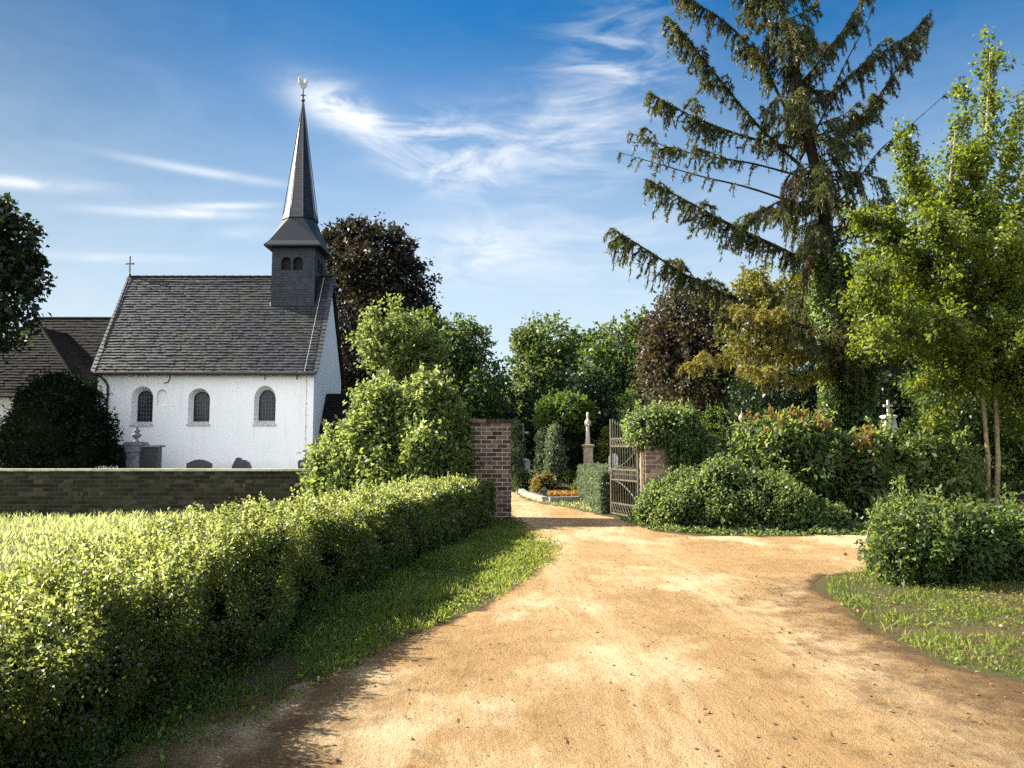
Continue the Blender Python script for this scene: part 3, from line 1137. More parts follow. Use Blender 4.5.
    for (xa, xb) in ((xl + .01, xr - .01),):
        e = .05
        und.add([(xa, ye, ze - .09), (xb, ye, ze - .09), (xb, YR, ZR - .09), (xa, YR, ZR - .09), (xb, 2 * YR - ye, ze - .09), (xa, 2 * YR - ye, ze - .09),
                 (xa, ye, ze - .001), (xb, ye, ze - .001), (xb, YR, ZR - .001), (xa, YR, ZR - .001), (xb, 2 * YR - ye, ze - .001), (xa, 2 * YR - ye, ze - .001)],
                [(0, 3, 2, 1), (3, 5, 4, 2), (6, 7, 8, 9), (9, 8, 10, 11), (0, 1, 7, 6), (1, 2, 8, 7), (2, 4, 10, 8), (4, 5, 11, 10), (5, 3, 9, 11), (3, 0, 6, 9)])
    und.build('roof_boarding', M['dark_timber'], roof)
    rc = MB()
    x = xl
    while x < xr:
        rc.tube([(x, YR, ZR - .01), (min(xr, x + .42), YR, ZR + .015)], .075, 8)
        x += .4
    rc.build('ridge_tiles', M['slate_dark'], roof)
    # strips of slate up both verges
    for xx in (xl, xr):
        ve = MB()
        nseg = 26
        for i in range(nseg):
            a, b = Vector((xx, ye, ze)).lerp(Vector((xx, YR, ZR)), i / nseg), Vector((xx, ye, ze)).lerp(Vector((xx, YR, ZR)), (i + 1.05) / nseg)
            n = Vector((0, -slope, 1)).normalized()
            s_ = .10
            ve.cur = rng.uniform(.5, 1)
            ve.add([a + n * .06 + Vector((-s_, 0, 0)), a + n * .06 + Vector((s_, 0, 0)), b + n * .035 + Vector((s_, 0, 0)), b + n * .035 + Vector((-s_, 0, 0)),
                    a + Vector((-s_, 0, 0)), a + Vector((s_, 0, 0))], [(0, 1, 2, 3), (4, 5, 1, 0)])
        ve.build('verge_slates', M['slate'], roof, recalc=False)
    gt = MB()
    gt.tube([(xl + .05, ye - .06, ze - .03), (xr - .03, ye - .06, ze - .05)], .065, 8)
    for i in range(12):
        xx = xl + .4 + (xr - xl - .6) * i / 11
        gt.box(xx - .012, xx + .012, ye - .13, ye + .05, ze - .12, ze - .06)
    gt.build('gutter', M['gutter'], church)
    dp = MB()
    xd = W(108.5, 400, D0).x
    dp.tube([(xd - .35, ye - .05, ze - .08), (xd - .12, D0 - .12, ze - .32), (xd, D0 - .09, ze - .55), (xd, D0 - .09, 0)], .05, 8)
    for z in (1.2, 2.6, 3.9):
        dp.box(xd - .07, xd + .07, D0 - .10, D0 + .01, z - .02, z + .02)
    dp.build('downpipe', M['gutter'], church)
    lr = MB()
    xr2 = W(306.3, 400, D0).x
    lr.tube([(xr2, D0 - .03, 0), (xr2, D0 - .03, ze - .1)], .009, 5)
    for i in range(9):
        lr.box(xr2 - .025, xr2 + .025, D0 - .045, D0 + .01, .5 + i * .5, .525 + i * .5)
    # its wire carries on up the slope
    n = Vector((0, -slope, 1)).normalized() * .07
    lr.tube([Vector((xr2, ye - .06, ze)) + n, Vector((xr2 + .05, YR - .1, ZR - .1)) + n], .012, 5)
    lr.build('lightning_conductor', M['sill'], church)
    # slanted dark tubes under the eaves, shaped after bracket shadows
    for px, ln in ((265, .32), (297, .32)):
        hk = MB()
        xx = W(px, 375, D0).x
        hk.tube([(xx + .06, D0 - .22, ZE - .05), (xx + .03, D0 - .1, ZE - .05 - ln * .5), (xx, D0 - .02, ZE - .05 - ln)], .02, 6)
        hk.build('eave_shadow_streak', M['gutter'], church)
    hk = MB()
    xx = W(169.5, 378, D0).x
    hk.tube([(xx + .1, D0 - .2, ZE + .0), (xx + .05, D0 - .08, ZE - .3), (xx - .03, D0 - .05, ZE - .48), (xx - .22, D0 - .02, ZE - .53)], .022, 6)
    hk.build('bent_shadow_streak', M['gutter'], church)
    # dark tubes on the slates; the long diagonal one traces a shadow line
    cb = MB()
    n = Vector((0, -slope, 1)).normalized()

    def on_slope(px, py, lift=.06):
        # point of the south slope seen at a pixel
        r_ = ray(px, py)
        p0 = Vector((0, ye, ze))
        t = ((p0 - Vector((0, 0, CAM_H))).dot(n)) / r_.dot(n)
        return Vector((0, 0, CAM_H)) + r_ * t + n * lift
    for path in ([(127, 279), (160, 292), (200, 318), (236, 340), (243, 345)], [(115, 325), (121, 331), (131, 338)], [(171, 329), (178, 336), (192, 344)],
                 [(128, 281), (117, 312), (104, 347)], [(150, 281), (200, 283), (268, 281)]):
        cb.tube([on_slope(*q) for q in path], .016, 5)
    cb.build('roof_lines', M['iron'], roof)
    # east ridge cross
    cr = MB()
    b = Vector((W(129.5, 277, YR).x, YR, ZR))
    h = W(129.5, 257, YR).z - ZR
    cr.tube([b, b + Vector((0, 0, h))], .03, 6)
    cr.tube([b + Vector((-.17, 0, h * .66)), b + Vector((.17, 0, h * .66))], .028, 6)
    for p in ((0, h), (-.17, h * .66), (.17, h * .66), (0, h * .40)):
        cr.lathe(b + Vector((p[0], 0, p[1])), [(.01, -.05), (.05, 0), (.01, .05)], 8)
    cr.lathe(b, [(.10, -.02), (.07, .12), (.03, .2)], 8)
    cr.build('ridge_cross', M['iron'], church)

    # ---- bell turret astride the ridge
    tx, ty = W(293.8, 270, 35.7).x, YR
    hw = (W(315, 270, 35.75).x - W(272, 270, 35.75).x) / 2
    tx = (W(315, 270, YR - hw).x + W(272, 270, YR - hw).x) / 2
    zb = ZE + (YR - hw - D0) * slope - .55
    zt = W(293, 243.5, YR - hw).z
    tur = MB()
    rots = [Matrix.Translation((tx, ty, 0)) @ Matrix.Rotation(math.pi / 2 * k, 4, 'Z') for k in range(4)]
    zo0, zo1 = W(293, 270.5, YR - hw).z, W(293, 257, YR - hw).z
    ow = W(292.3, 265, YR - hw).x - W(282.5, 265, YR - hw).x
    ins = []
    for k, Mx in enumerate(rots):
        f = lambda a, b, d, Mx=Mx: Mx @ Vector((a, -hw + d, b))
        ho = [arch(c, zo0, ow, zo1, 8) for c in (-.33, .20)]
        pierced(tur, [(-hw, zb), (hw, zb), (hw, zt), (-hw, zt)], ho, f)
        for h_ in ho:
            reveal(tur, h_, h_, .14, f)
            ins.append([f(a, b, .15) for a, b in h_])
    turret = tur.build('bell_turret', M['slate_blue'], church, recalc=False)
    for q in ins:
        lou = MB()
        lou.add(q, [tuple(range(len(q)))])
        lou.build('belfry_opening', M['dark_timber'], turret, recalc=False)
    # slate cladding: small shingles on the faces that are seen
    cl = MB()
    for k in (0, 1, 3):
        Mx = rots[k]
        rows = 30
        for r_ in range(rows):
            z0 = zb + .1 + (zt - zb - .12) * r_ / rows
            z1 = zb + .1 + (zt - zb - .12) * (r_ + 1.1) / rows
            x = -hw - .005 - (0 if r_ % 2 else .07)
            while x < hw:
                xa, xb = max(-hw - .005, x) + .003, min(hw + .005, x + .14) - .003
                x += .14
                if xb - xa < .03:
                    continue
                mid = (xa + xb) / 2
                if any(abs(mid - c) < ow / 2 + .02 and zo0 - .04 < (z0 + z1) / 2 < zo1 + .02 for c in (-.33, .20)):
                    continue
                cl.cur = min(1, max(0, rng.gauss(.5, .2)))
                hh = rng.uniform(.016, .026)
                cl.add([Mx @ Vector(p) for p in ((xa, -hw - hh, z0), (xb, -hw - hh, z0), (xb, -hw - .004, z1), (xa, -hw - .004, z1), (xa, -hw, z0), (xb, -hw, z0))],
                       [(0, 1, 2, 3), (4, 5, 1, 0)])
    cl.build('shingles', M['slate_blue'], turret, recalc=False)
    fl = MB()
    Mx = rots[3]
    fl.box(tx - hw - .05, tx - hw - .01, ty - hw - .03, ty - hw + .5, zb + .35, zb + 1.1)
    fl.build('lead_flashing', M['sill'], turret)
    # ---- spire: square skirt turning into a slim octagon
    sp = MB()
    e = (W(324.5, 241, YR - hw).x - W(268, 241, YR - hw).x) / 2
    z0 = zt - .10
    z1 = W(295, 217, YR - .7).z
    ro = (W(314, 220, YR).x - W(283.5, 220, YR).x) / 2
    ztip = W(297.5, 103, YR).z

    def ringpts(kind, s_, z):
        out = []
        for i in range(8):
            a = math.pi / 8 + i * math.pi / 4
            if kind == 'sq':
                cx, cy = math.cos(a), math.sin(a)
                m_ = max(abs(cx), abs(cy))
                # pull pairs to the corners
                out.append(Vector((tx + s_ * math.copysign(1, cx) * (1 if abs(cx) > .3 else 1), ty + s_ * math.copysign(1, cy), z)))
            else:
                out.append(Vector((tx + s_ / math.cos(math.pi / 8) * math.cos(a), ty + s_ / math.cos(math.pi / 8) * math.sin(a), z)))
        return out
    # skirt
    sq = [Vector((tx + sx * e, ty + sy * e, z0)) for sx, sy in ((1, -1), (1, 1), (-1, 1), (-1, -1))]
    sq2 = [Vector((tx + sx * e * .86, ty + sy * e * .86, z0 + .22)) for sx, sy in ((1, -1), (1, 1), (-1, 1), (-1, -1))]
    oc = ringpts('oc', ro, z1)
    vs = sq + sq2 + oc
    fs = [(i, (i + 1) % 4, 4 + (i + 1) % 4, 4 + i) for i in range(4)]
    # octagon vertices at angle 22.5+45i; corners at -45, 45, 135, 225
    corner = {0: (7, 6), 1: (1, 0), 2: (3, 2), 3: (5, 4)}
    face_pairs = {(0, 1): (7, 0), (1, 2): (1, 2), (2, 3): (3, 4), (3, 0): (5, 6)}
    for c, (p, q) in corner.items():
        fs.append((4 + c, 8 + p, 8 + q))
    for (c0, c1), (p, q) in face_pairs.items():
        fs.append((4 + c0, 4 + c1, 8 + q, 8 + p))
    sp.add(vs, fs)
    sp.add([p - Vector((0, 0, .07)) for p in sq] + sq, [(0, 3, 2, 1), (0, 1, 5, 4), (1, 2, 6, 5), (2, 3, 7, 6), (3, 0, 4, 7)])
    sp.build('spire_skirt', M['slate_blue'], church)
    st = MB()
    H = ztip - z1
    rows = 60
    for i in range(rows):
        t0, t1 = i / rows, (i + 1.08) / rows
        # slightly flared foot
        f_ = lambda t: ro * ((1 - min(1, t)) * .90 + .10 * max(0, 1 - t * 7) ** 2) + .035 * (1 - min(t, 1)) + .02
        a = ringpts('oc', f_(t0) + .014, z1 + H * t0)
        b = ringpts('oc', f_(min(1, t1)), z1 + H * min(1, t1))
        c = ringpts('oc', f_(t0) - .01, z1 + H * t0)
        for k in range(8):
            k2 = (k + 1) % 8
            n = 3
            offs = 0 if i % 2 else 1 / 6
            cuts = [0] + [c_ for c_ in [(j + offs) / n for j in range(n + 1)] if .02 < c_ < .98] + [1]
            for c0, c1 in zip(cuts[:-1], cuts[1:]):
                st.cur = min(1, max(0, rng.gauss(.4, .25)))
                st.add([a[k].lerp(a[k2], c0), a[k].lerp(a[k2], c1), b[k].lerp(b[k2], c1), b[k].lerp(b[k2], c0), c[k].lerp(c[k2], c0), c[k].lerp(c[k2], c1)],
                       [(0, 1, 2, 3), (4, 5, 1, 0)])
    spire = st.build('spire', M['spire_slate'], church, recalc=False)
    hip = MB()
    a, b = ringpts('oc', ro + .05, z1 - .02), ringpts('oc', .04, ztip)
    for p, q in zip(a, b):
        hip.tube([p, q], .022, 5)
    hip.build('hip_strips', M['lead'], spire)
    wv = MB()
    b = Vector((tx, ty, ztip - .25))
    hv = W(298.5, 78, YR).z - b.z
    wv.tube([b, b + Vector((0, 0, hv - .55))], [.05, .03], 8)
    wv.lathe(b + Vector((0, 0, .38)), [(.02, -.10), (.085, -.04), (.10, 0), (.085, .04), (.02, .10)], 10)
    zc = hv - .86
    wv.tube([b + Vector((-.13, 0, zc)), b + Vector((.13, 0, zc))], .022, 6)
    wv.tube([b + Vector((0, -.13, zc)), b + Vector((0, .13, zc))], .022, 6)
    wv.lathe(b + Vector((0, 0, zc - .18)), [(.02, -.05), (.06, 0), (.02, .05)], 8)
    vane = wv.build('weather_vane', M['iron'], church)
    ck = MB()
    # cockerel: body, raised tail, neck and comb cut out with some thickness, turned nearly end-on to the camera
    out = [(-.30, .22), (-.34, .46), (-.24, .56), (-.12, .42), (-.02, .34), (.08, .40), (.13, .56), (.19, .62), (.24, .55), (.31, .50), (.25, .46), (.24, .30), (.14, .12), (.03, .03), (.0, -.06), (-.04, .03), (-.16, .10)]
    Mx = Matrix.Translation(b + Vector((0, 0, hv - .58))) @ Matrix.Rotation(R(62), 4, 'Z')
    ck.prism([Mx @ Vector((x, -.02, z)) for x, z in out], Mx.to_3x3() @ Vector((0, .04, 0)))
    ck.build('weathercock', M['gilt'], vane)

    # ---- porch with a slated gable roof on the west wall
    po = MB()
    py0, py1, pz = 35.0, 37.6, 2.35
    pzr = W(323, 393.5, 36.2).z
    pym = (py0 + py1) / 2
    xo = NE + 1.15
    po.add([(NE + .01, py0 + .15, -.1), (xo, py0 + .15, -.1), (xo, py1 - .15, -.1), (NE + .01, py1 - .15, -.1),
            (NE + .01, py0 + .15, pz), (xo, py0 + .15, pz), (xo, py1 - .15, pz), (NE + .01, py1 - .15, pz), (xo, pym, pzr - .15), (NE + .01, pym, pzr - .15)],
           [(0, 1, 5, 4), (1, 2, 6, 8, 5), (2, 3, 7, 6)])
    porch = po.build('porch', M['dark_timber'], church, recalc=False)
    pr = MB()
    slate_slope(pr, (NE + .02, py0, pz - .1), (xo + .15, py0, pz - .1), (NE + .02, pym, pzr), (xo + .15, pym, pzr), 14, .22, rng)
    slate_slope(pr, (xo + .15, py1, pz - .1), (NE + .02, py1, pz - .1), (xo + .15, pym, pzr), (NE + .02, pym, pzr), 14, .22, rng)
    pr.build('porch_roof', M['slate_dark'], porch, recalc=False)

    # ---- lower choir and sacristy at the east end
    zc0 = W(0, 393, 32.4).z
    xc_r = NW + .02
    cx0 = -25.2
    zcr = W(60, 318.5, 36.9).z
    sa0, sa1, sy0, sy1 = -24.2, -17.5, 32.6, 36.2
    aw = MB()

    def sac(a, b, d):
        return Vector((a, sy0 + d, b))
    sw = [(W(4, 430, sy0).x, W(4, 441.5, sy0).z), (W(14, 430, sy0).x, W(4, 441.5, sy0).z), (W(14, 430, sy0).x, W(4, 425, sy0).z), (W(4, 430, sy0).x, W(4, 425, sy0).z)]
    pierced(aw, [(sa0, -.2), (sa1, -.2), (sa1, zc0), (sa0, zc0)], [sw], sac)
    reveal(aw, sw, sw, .2, sac)
    aw.add([(sa0, sy0, -.2), (sa0, sy1, -.2), (sa0, sy1, zc0), (sa0, sy0, zc0)], [(0, 1, 2, 3)])
    aw.add([(sa1, sy0, -.2), (sa1, sy1, -.2), (sa1, sy1, zc0), (sa1, sy0, zc0)], [(0, 1, 2, 3)])
    aw.add([(cx0, 34.6, -.2), (xc_r, 34.6, -.2), (xc_r, 34.6, zc0), (cx0, 34.6, zc0), (cx0, 39.2, -.2), (cx0, 39.2, zc0), (xc_r, 39.2, -.2), (xc_r, 39.2, zc0)],
           [(0, 1, 2, 3), (4, 0, 3, 5), (6, 4, 5, 7)])
    aw.build('choir_wall', M['white'], church, recalc=False)
    w2 = MB()
    w2.add([sac(a, b, .19) for a, b in sw], [(0, 1, 2, 3)])
    w2 = w2.build('window', M['glass'], church, recalc=False)
    ws = MB()
    ws.box(sw[0][0] - .06, sw[1][0] + .06, sy0 - .05, sy0 + .18, sw[0][1] - .07, sw[0][1] + .002)
    ws.build('sill', M['dark_stone'], w2)
    ar = MB()
    o_ = .25
    hipx = W(36, 318.5, 36.9).x
    A = Vector((hipx, 36.9, zcr))
    B = Vector((xc_r, 36.9, zcr))
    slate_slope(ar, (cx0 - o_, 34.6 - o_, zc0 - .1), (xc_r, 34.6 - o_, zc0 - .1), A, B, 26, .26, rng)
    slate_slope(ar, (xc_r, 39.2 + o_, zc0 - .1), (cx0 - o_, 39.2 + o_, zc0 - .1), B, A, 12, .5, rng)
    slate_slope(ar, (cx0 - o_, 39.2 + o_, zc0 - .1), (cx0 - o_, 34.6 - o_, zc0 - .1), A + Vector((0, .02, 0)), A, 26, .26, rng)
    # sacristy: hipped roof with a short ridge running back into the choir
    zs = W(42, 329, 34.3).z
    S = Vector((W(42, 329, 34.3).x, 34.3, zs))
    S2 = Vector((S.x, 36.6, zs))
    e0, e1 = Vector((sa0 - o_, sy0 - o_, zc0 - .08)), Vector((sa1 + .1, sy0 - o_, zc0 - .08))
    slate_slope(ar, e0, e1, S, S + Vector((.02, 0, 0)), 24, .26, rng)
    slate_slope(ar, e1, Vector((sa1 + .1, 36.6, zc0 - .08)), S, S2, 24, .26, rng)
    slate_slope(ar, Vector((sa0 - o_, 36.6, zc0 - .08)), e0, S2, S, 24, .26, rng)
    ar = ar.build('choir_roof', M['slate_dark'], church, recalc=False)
    ub = MB()
    dn = Vector((0, 0, -.03))
    ub.add([p + dn for p in (e0, e1, S, Vector((sa1 + .1, 36.6, zc0 - .08)), S2, Vector((sa0 - o_, 36.6, zc0 - .08)))], [(0, 1, 2), (1, 3, 4, 2), (5, 0, 2, 4)])
    ub.add([p + dn for p in (Vector((cx0 - o_, 34.6 - o_, zc0 - .1)), Vector((xc_r, 34.6 - o_, zc0 - .1)), B, A, Vector((cx0 - o_, 39.2 + o_, zc0 - .1)), Vector((xc_r, 39.2 + o_, zc0 - .1)))],
           [(0, 1, 2, 3), (4, 0, 3), (5, 4, 3, 2)])
    ub.build('roof_boarding', M['dark_timber'], ar, recalc=False)
    rt = MB()
    for a, b in ((A, B), (A, Vector((cx0 - o_, 34.6 - o_, zc0 - .1))), (S, e1), (S, e0), (S, S2)):
        rt.tube([a + Vector((0, 0, .02)), b + Vector((0, 0, .02))], .06, 6)
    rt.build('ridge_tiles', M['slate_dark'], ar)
    g3 = MB()
    g3.tube([(sa0 - o_, sy0 - o_ - .05, zc0 - .12), (sa1 + .1, sy0 - o_ - .05, zc0 - .14)], .06, 8)
    g3.build('gutter', M['gutter'], church)


build_church()

# ------------------------------------------------------------------ iron gate leaf, standing open
def build_gate():
    hx, hy = 2.80, 17.72
    ex, ey = 2.36, 19.15
    u = Vector((ex - hx, ey - hy, 0))
    Lw = u.length
    u.normalize()
    nrm = Vector((u.y, -u.x, 0))
    t = thing('iron_gate', 'tall ornate iron gate leaf standing open against the clipped hedge', 'gate', (hx, hy, 0))

    def P(a, z, o=0):
        return Vector((hx, hy, 0)) + u * a + nrm * o + Vector((0, 0, z))
    fr = MB()

    def bar(p, q, r_=.011, n=5):
        fr.tube([p, q], r_, n)

    def flat(a0, z0, a1, z1, w=.022, th=.018):
        d = (P(a1, z1) - P(a0, z0)).normalized()
        s_ = d.cross(nrm) * w
        fr.prism([P(a0, z0, -th) - s_, P(a0, z0, -th) + s_, P(a1, z1, -th) + s_, P(a1, z1, -th) - s_], nrm * th * 2)
    top = lambda a: 1.98 + .33 * (a / Lw) ** 1.6
    flat(.03, .05, .03, 1.98, .024, .022)
    flat(Lw - .03, .05, Lw - .03, top(Lw) - .02, .024, .022)
    for z in (.07, .31, .86, 1.10, 1.64, 1.82):
        flat(.03, z, Lw - .03, z, .018, .016)
    fr.build('frame', M['gate_iron'], t)
    fr = MB()
    n = 11
    for i in range(1, n):
        a = .03 + (Lw - .06) * i / n
        fr.tube([P(a, .31), P(a, top(a) - .05)], .0105, 6)
        # spear point
        fr.tube([P(a, top(a) - .07), P(a, top(a) - .03), P(a, top(a) + .06)], [.011, .022, .001], 6)
    fr.build('upright_bars', M['gate_iron'], t)
    fr = MB()
    # the two sweeping braces
    up = []
    for i in range(13):
        s_ = i / 12
        up.append(P(Lw - .05 - (Lw - .08) * s_, 1.12 + .50 * s_ ** 1.9, .02))
    fr.tube(up, .020, 6)
    lo = []
    for i in range(13):
        s_ = i / 12
        lo.append(P(Lw - .05 - (Lw - .08) * s_, .84 - .50 * s_ ** 1.9, .02))
    fr.tube(lo, .020, 6)
    fr.build('curved_brace', M['gate_iron'], t)
    fr = MB()
    # openwork bands: lattice top and bottom, short balusters in the middle
    for z0, z1 in ((.07, .31), (1.64, 1.82)):
        fr = MB()
        m = 10
        for i in range(m):
            a, b = .05 + (Lw - .1) * i / m, .05 + (Lw - .1) * (i + 1) / m
            fr.tube([P(a, z0 + .015), P(b, z1 - .015)], .011, 5)
            fr.tube([P(a, z1 - .015), P(b, z0 + .015)], .011, 5)
        fr.build('lattice_band', M['gate_iron'], t)
    fr = MB()
    m = 15
    for i in range(m):
        a = .06 + (Lw - .12) * i / (m - 1)
        fr.tube([P(a, .875), P(a, .92), P(a, .98), P(a, 1.04), P(a, 1.085)], [.012, .014, .026, .014, .012], 6)
    fr.build('baluster_band', M['gate_iron'], t)
    lk = MB()
    c = P(Lw - .09, 1.0)
    Mx = Matrix.Translation(c) @ Matrix((tuple(u) + (0,), tuple(nrm) + (0,), (0, 0, 1, 0), (0, 0, 0, 1))).transposed()
    lk.box(-.06, .06, -.035, .035, -.09, .09, Mx)
    lk.tube([P(Lw - .10, 1.02, -.04), P(Lw - .10, 1.02, -.09), P(Lw - .19, 1.0, -.10)], .011, 6)
    lk.build('lock', M['iron'], t)
    for z in (.55, 1.55):
        hg = MB()
        hg.tube([P(.03, z - .07), P(.03, z + .07)], .034, 8)
        hg.tube([P(.03, z), Vector((2.99, 17.72, z))], .018, 6)
        hg.build('hinge', M['iron'], t)
    ps = MB()
    ps.box(2.835, 2.895, 17.62, 17.70, -.1, 1.5)
    o = ps.build('gate_post', M['tan_stone'])
    at_base(o, (2.865, 17.66, 0))
    tag(o, 'slim pale iron post between the open gate and the ivy grown pillar', 'post')


build_gate()

# ================================================================== PLANTS
# ------------------------------------------------------------------ clipped hedge along the drive
HEDGE = [(-2.76, 1.2), (-2.72, 3.0), (-2.62, 5.0), (-2.48, 7.0), (-2.18, 9.5), (-1.78, 12.0), (-1.36, 14.6), (-1.0, 17.3)]


def hedge_at(s):
    """centre and across direction at arc parameter s in 0..1"""
    n = len(HEDGE) - 1
    i = min(n - 1, int(s * n))
    t = s * n - i
    a, b = Vector(HEDGE[i]), Vector(HEDGE[i + 1])
    p = a.lerp(b, t)
    d = (b - a).normalized()
    return p, d


def build_hedge():
    rng = np.random.default_rng(11)
    t = thing('clipped_hedge', 'long clipped green hedge with a sunlit top running beside the sandy drive', 'hedge', (-2.2, 9, 0))
    n = 66000
    s = rng.random(n) ** 1.25
    # share of right face, top, left face
    k = rng.random(n)
    q = np.where(k < .40, 0, np.where(k < .86, 1, 2))
    P = np.empty((n, 3))
    O = np.empty((n, 3))
    for i in range(n):
        p, d = hedge_at(s[i])
        ac = Vector((d.y, -d.x))          # to the right
        y = p.y
        nz = mnoise.noise(Vector((p.x * .9, y * .9, q[i] * 7)))
        h = .87 - .13 * min(1, max(0, (7.5 - y) / 4)) + .08 * nz + .11 * mnoise.noise(Vector((p.x * 3 + 5, y * 1.9, 2)))
        w = .50
        if q[i] == 1:
            a = rng.uniform(-1, 1)
            hh = h + .17 * mnoise.noise(Vector((a * 2.2, y * 1.9, 9))) + .05 * (1 - a * a)
            z = hh - abs(rng.normal()) * .05
            off = a * w
            o = (0, 0, 1)
        else:
            sg = 1 if q[i] == 0 else -1
            z = rng.uniform(.02, h)
            bulge = .10 * math.sin(math.pi * min(1, z / h)) + .22 * mnoise.noise(Vector((y * 1.6, z * 2.2, sg * 4)))
            off = sg * (w + bulge - abs(rng.normal()) * .05)
            o = (ac.x * sg, ac.y * sg, .15)
        P[i] = (p.x + ac.x * off, p.y + ac.y * off, z)
        O[i] = o
    hole = np.array([mnoise.noise(Vector((a * 2.6, b * 2.6, c * 2.6))) + .6 * mnoise.noise(Vector((a * 7, b * 7, c * 7))) for a, b, c in P])
    kp = hole > -.34
    P, O = P[kp], O[kp]
    n = len(P)
    per = 4
    cr = np.array([.5 + .5 * mnoise.noise(Vector((a * 1.3, b * 1.3, c * 1.3))) for a, b, c in P])
    cr = np.clip(cr * .7 + rng.random(n) * .3, 0, 1)
    far = np.clip(P[:, 1] / 10, .62, 1.3)
    PP = np.repeat(P, per, 0) + rng.normal(size=(n * per, 3)) * .030
    L = np.repeat(.047 * far, per) * rng.uniform(.6, 1.25, n * per)
    main = leaf_arrays(PP, np.repeat(O, per, 0), L, rng, .58, np.repeat(cr, per) * .55 + rng.random(n * per) * .45, droop=.1)
    leaf_obj('foliage', [main], M['hedge_leaf'], t)
    # fresh shoots standing up out of the top
    sp = []
    tw = MB()
    for _ in range(2600):
        s_ = rng.random() ** 1.1
        p, d = hedge_at(s_)
        ac = Vector((d.y, -d.x))
        a = rng.uniform(-1, .95) * .50
        b = np.array((p.x + ac.x * a, p.y + ac.y * a, .83 - .13 * min(1, max(0, (7.5 - p.y) / 4))))
        e = unit(np.array((0, 0, 1)) + rng.normal(size=3) * .22)
        clump = .5 + .5 * mnoise.noise(Vector((b[0] * .7, b[1] * .7, 0)))
        ln = rng.uniform(.04, .16) + .26 * rng.random() ** 5 * clump * 1.4
        kk = max(4, int(ln / .022))
        S = b + e * np.linspace(0, ln, kk)[:, None]
        sp.append(leaf_arrays(np.repeat(S, 3, 0), np.repeat(e[None], kk * 3, 0), rng.uniform(.022, .045, kk * 3), rng, .55, rng.random(kk * 3), droop=-.15, jitter=.9))
        tw.tube([b - e * .05, b + e * ln], [.003, .0015], 3, caps=False)
    f = leaf_obj('shoot_tips', sp, M['shoot_leaf'], t)
    tw.build('twigs', M['bark'], f, recalc=False)['kind'] = 'stuff'
    core = MB()
    rings = []
    for i in range(40):
        p, d = hedge_at(i / 39 * .999)
        ac = Vector((d.y, -d.x))
        w, h = .40, .72 - .13 * min(1, max(0, (7.5 - p.y) / 4))
        rings.append([Vector((p.x + ac.x * o, p.y + ac.y * o, z)) for o, z in ((-w, -.02), (-w, h * .8), (-w * .8, h), (w * .8, h), (w, h * .8), (w, -.02))])
    m = 6
    core.add([v for r_ in rings for v in r_], [(i * m + k, i * m + (k + 1) % m, (i + 1) * m + (k + 1) % m, (i + 1) * m + k) for i in range(39) for k in range(m)] + [tuple(range(m)), tuple(39 * m + k for k in range(m))])
    core.build('inner_twigs', M['twig_core'], t)


build_hedge()

# ------------------------------------------------------------------ grass
def in_poly(P, poly):
    poly = np.array(poly)
    x, y = P[:, 0], P[:, 1]
    c = np.zeros(len(P), bool)
    j = len(poly) - 1
    for i in range(len(poly)):
        xi, yi, xj, yj = *poly[i], *poly[j]
        if yi != yj:
            c ^= ((yi > y) != (yj > y)) & (x < (xj - xi) * (y - yi) / (yj - yi) + xi)
        j = i
    return c


ROAD_POLY = ROAD_LEFT + ROAD_RIGHT


def grass_patch(name, label, cat, n, region, lmin, lmax, wid, seed, mat='grass', patchy=.0, tuft=0, road_fade=0.0, soft=.0):
    rng = np.random.default_rng(seed)
    (x0, y0), (x1, y1) = np.min(region, 0), np.max(region, 0)
    P = np.empty((n * 3, 3))
    P[:, 0] = rng.uniform(x0, x1, n * 3)
    P[:, 1] = rng.uniform(y0, y1, n * 3)
    P[:, 2] = 0
    if tuft:
        # gather into tufts
        c = P[:len(P) // tuft]
        P = np.repeat(c, tuft, 0) + rng.normal(size=(len(c) * tuft, 3)) * np.array([.05, .05, 0])
    P = P[in_poly(P, region)]
    P = P[~in_poly(P + rng.normal(size=P.shape) * soft, ROAD_POLY)]
    if patchy:
        k = np.array([mnoise.noise(Vector((a * 1.3, b * 1.3, seed))) + .5 * mnoise.noise(Vector((a * 4, b * 4, seed))) for a, b, _ in P])
        P = P[k + rng.normal(size=len(k)) * .12 > -.25 + patchy]
    P = P[:n]
    m = len(P)
    D = unit(rng.normal(size=(m, 3)) * np.array([.45, .45, 0]) + UP)
    hv = np.array([.6 + .6 * (.5 + mnoise.noise(Vector((a * .8, b * .8, 2)))) for a, b, _ in P])
    cv = np.clip(np.array([.5 + .6 * mnoise.noise(Vector((a * .5, b * .5, 8))) for a, b, _ in P]) * .6 + rng.random(m) * .45, 0, 1)
    v, f, r_ = blade_arrays(P, D, rng.uniform(lmin, lmax, m) * hv, wid * rng.uniform(.7, 1.3, m), rng, cv)
    o = leaf_obj(name, [(v, f, r_)], M[mat])
    return tag(o, label, cat, kind='stuff')


LAWN = [(-30, 5.2), (-12, 2.0), (-3.4, 2.0), (-3.3, 6), (-2.9, 9), (-2.2, 13), (-1.3, 17.6), (-1.0, 18.7), (-30, 18.7)]
grass_patch('lawn_grass', 'sunlit unmown grass between the hedge and the brick wall', 'grass', 70000, LAWN, .10, .24, .012, 31, soft=0)
VERGE_L = [(-2.4, 1.5), (-2.35, 4.0), (-2.2, 6), (-1.9, 8.5), (-1.4, 11.5), (-.95, 14.5), (-.6, 17.6), (.2, 17.6), (.7, 15), (.9, 12.5), (0, 9), (-1.0, 6.5), (-1.6, 4), (-2.1, 1.5)]


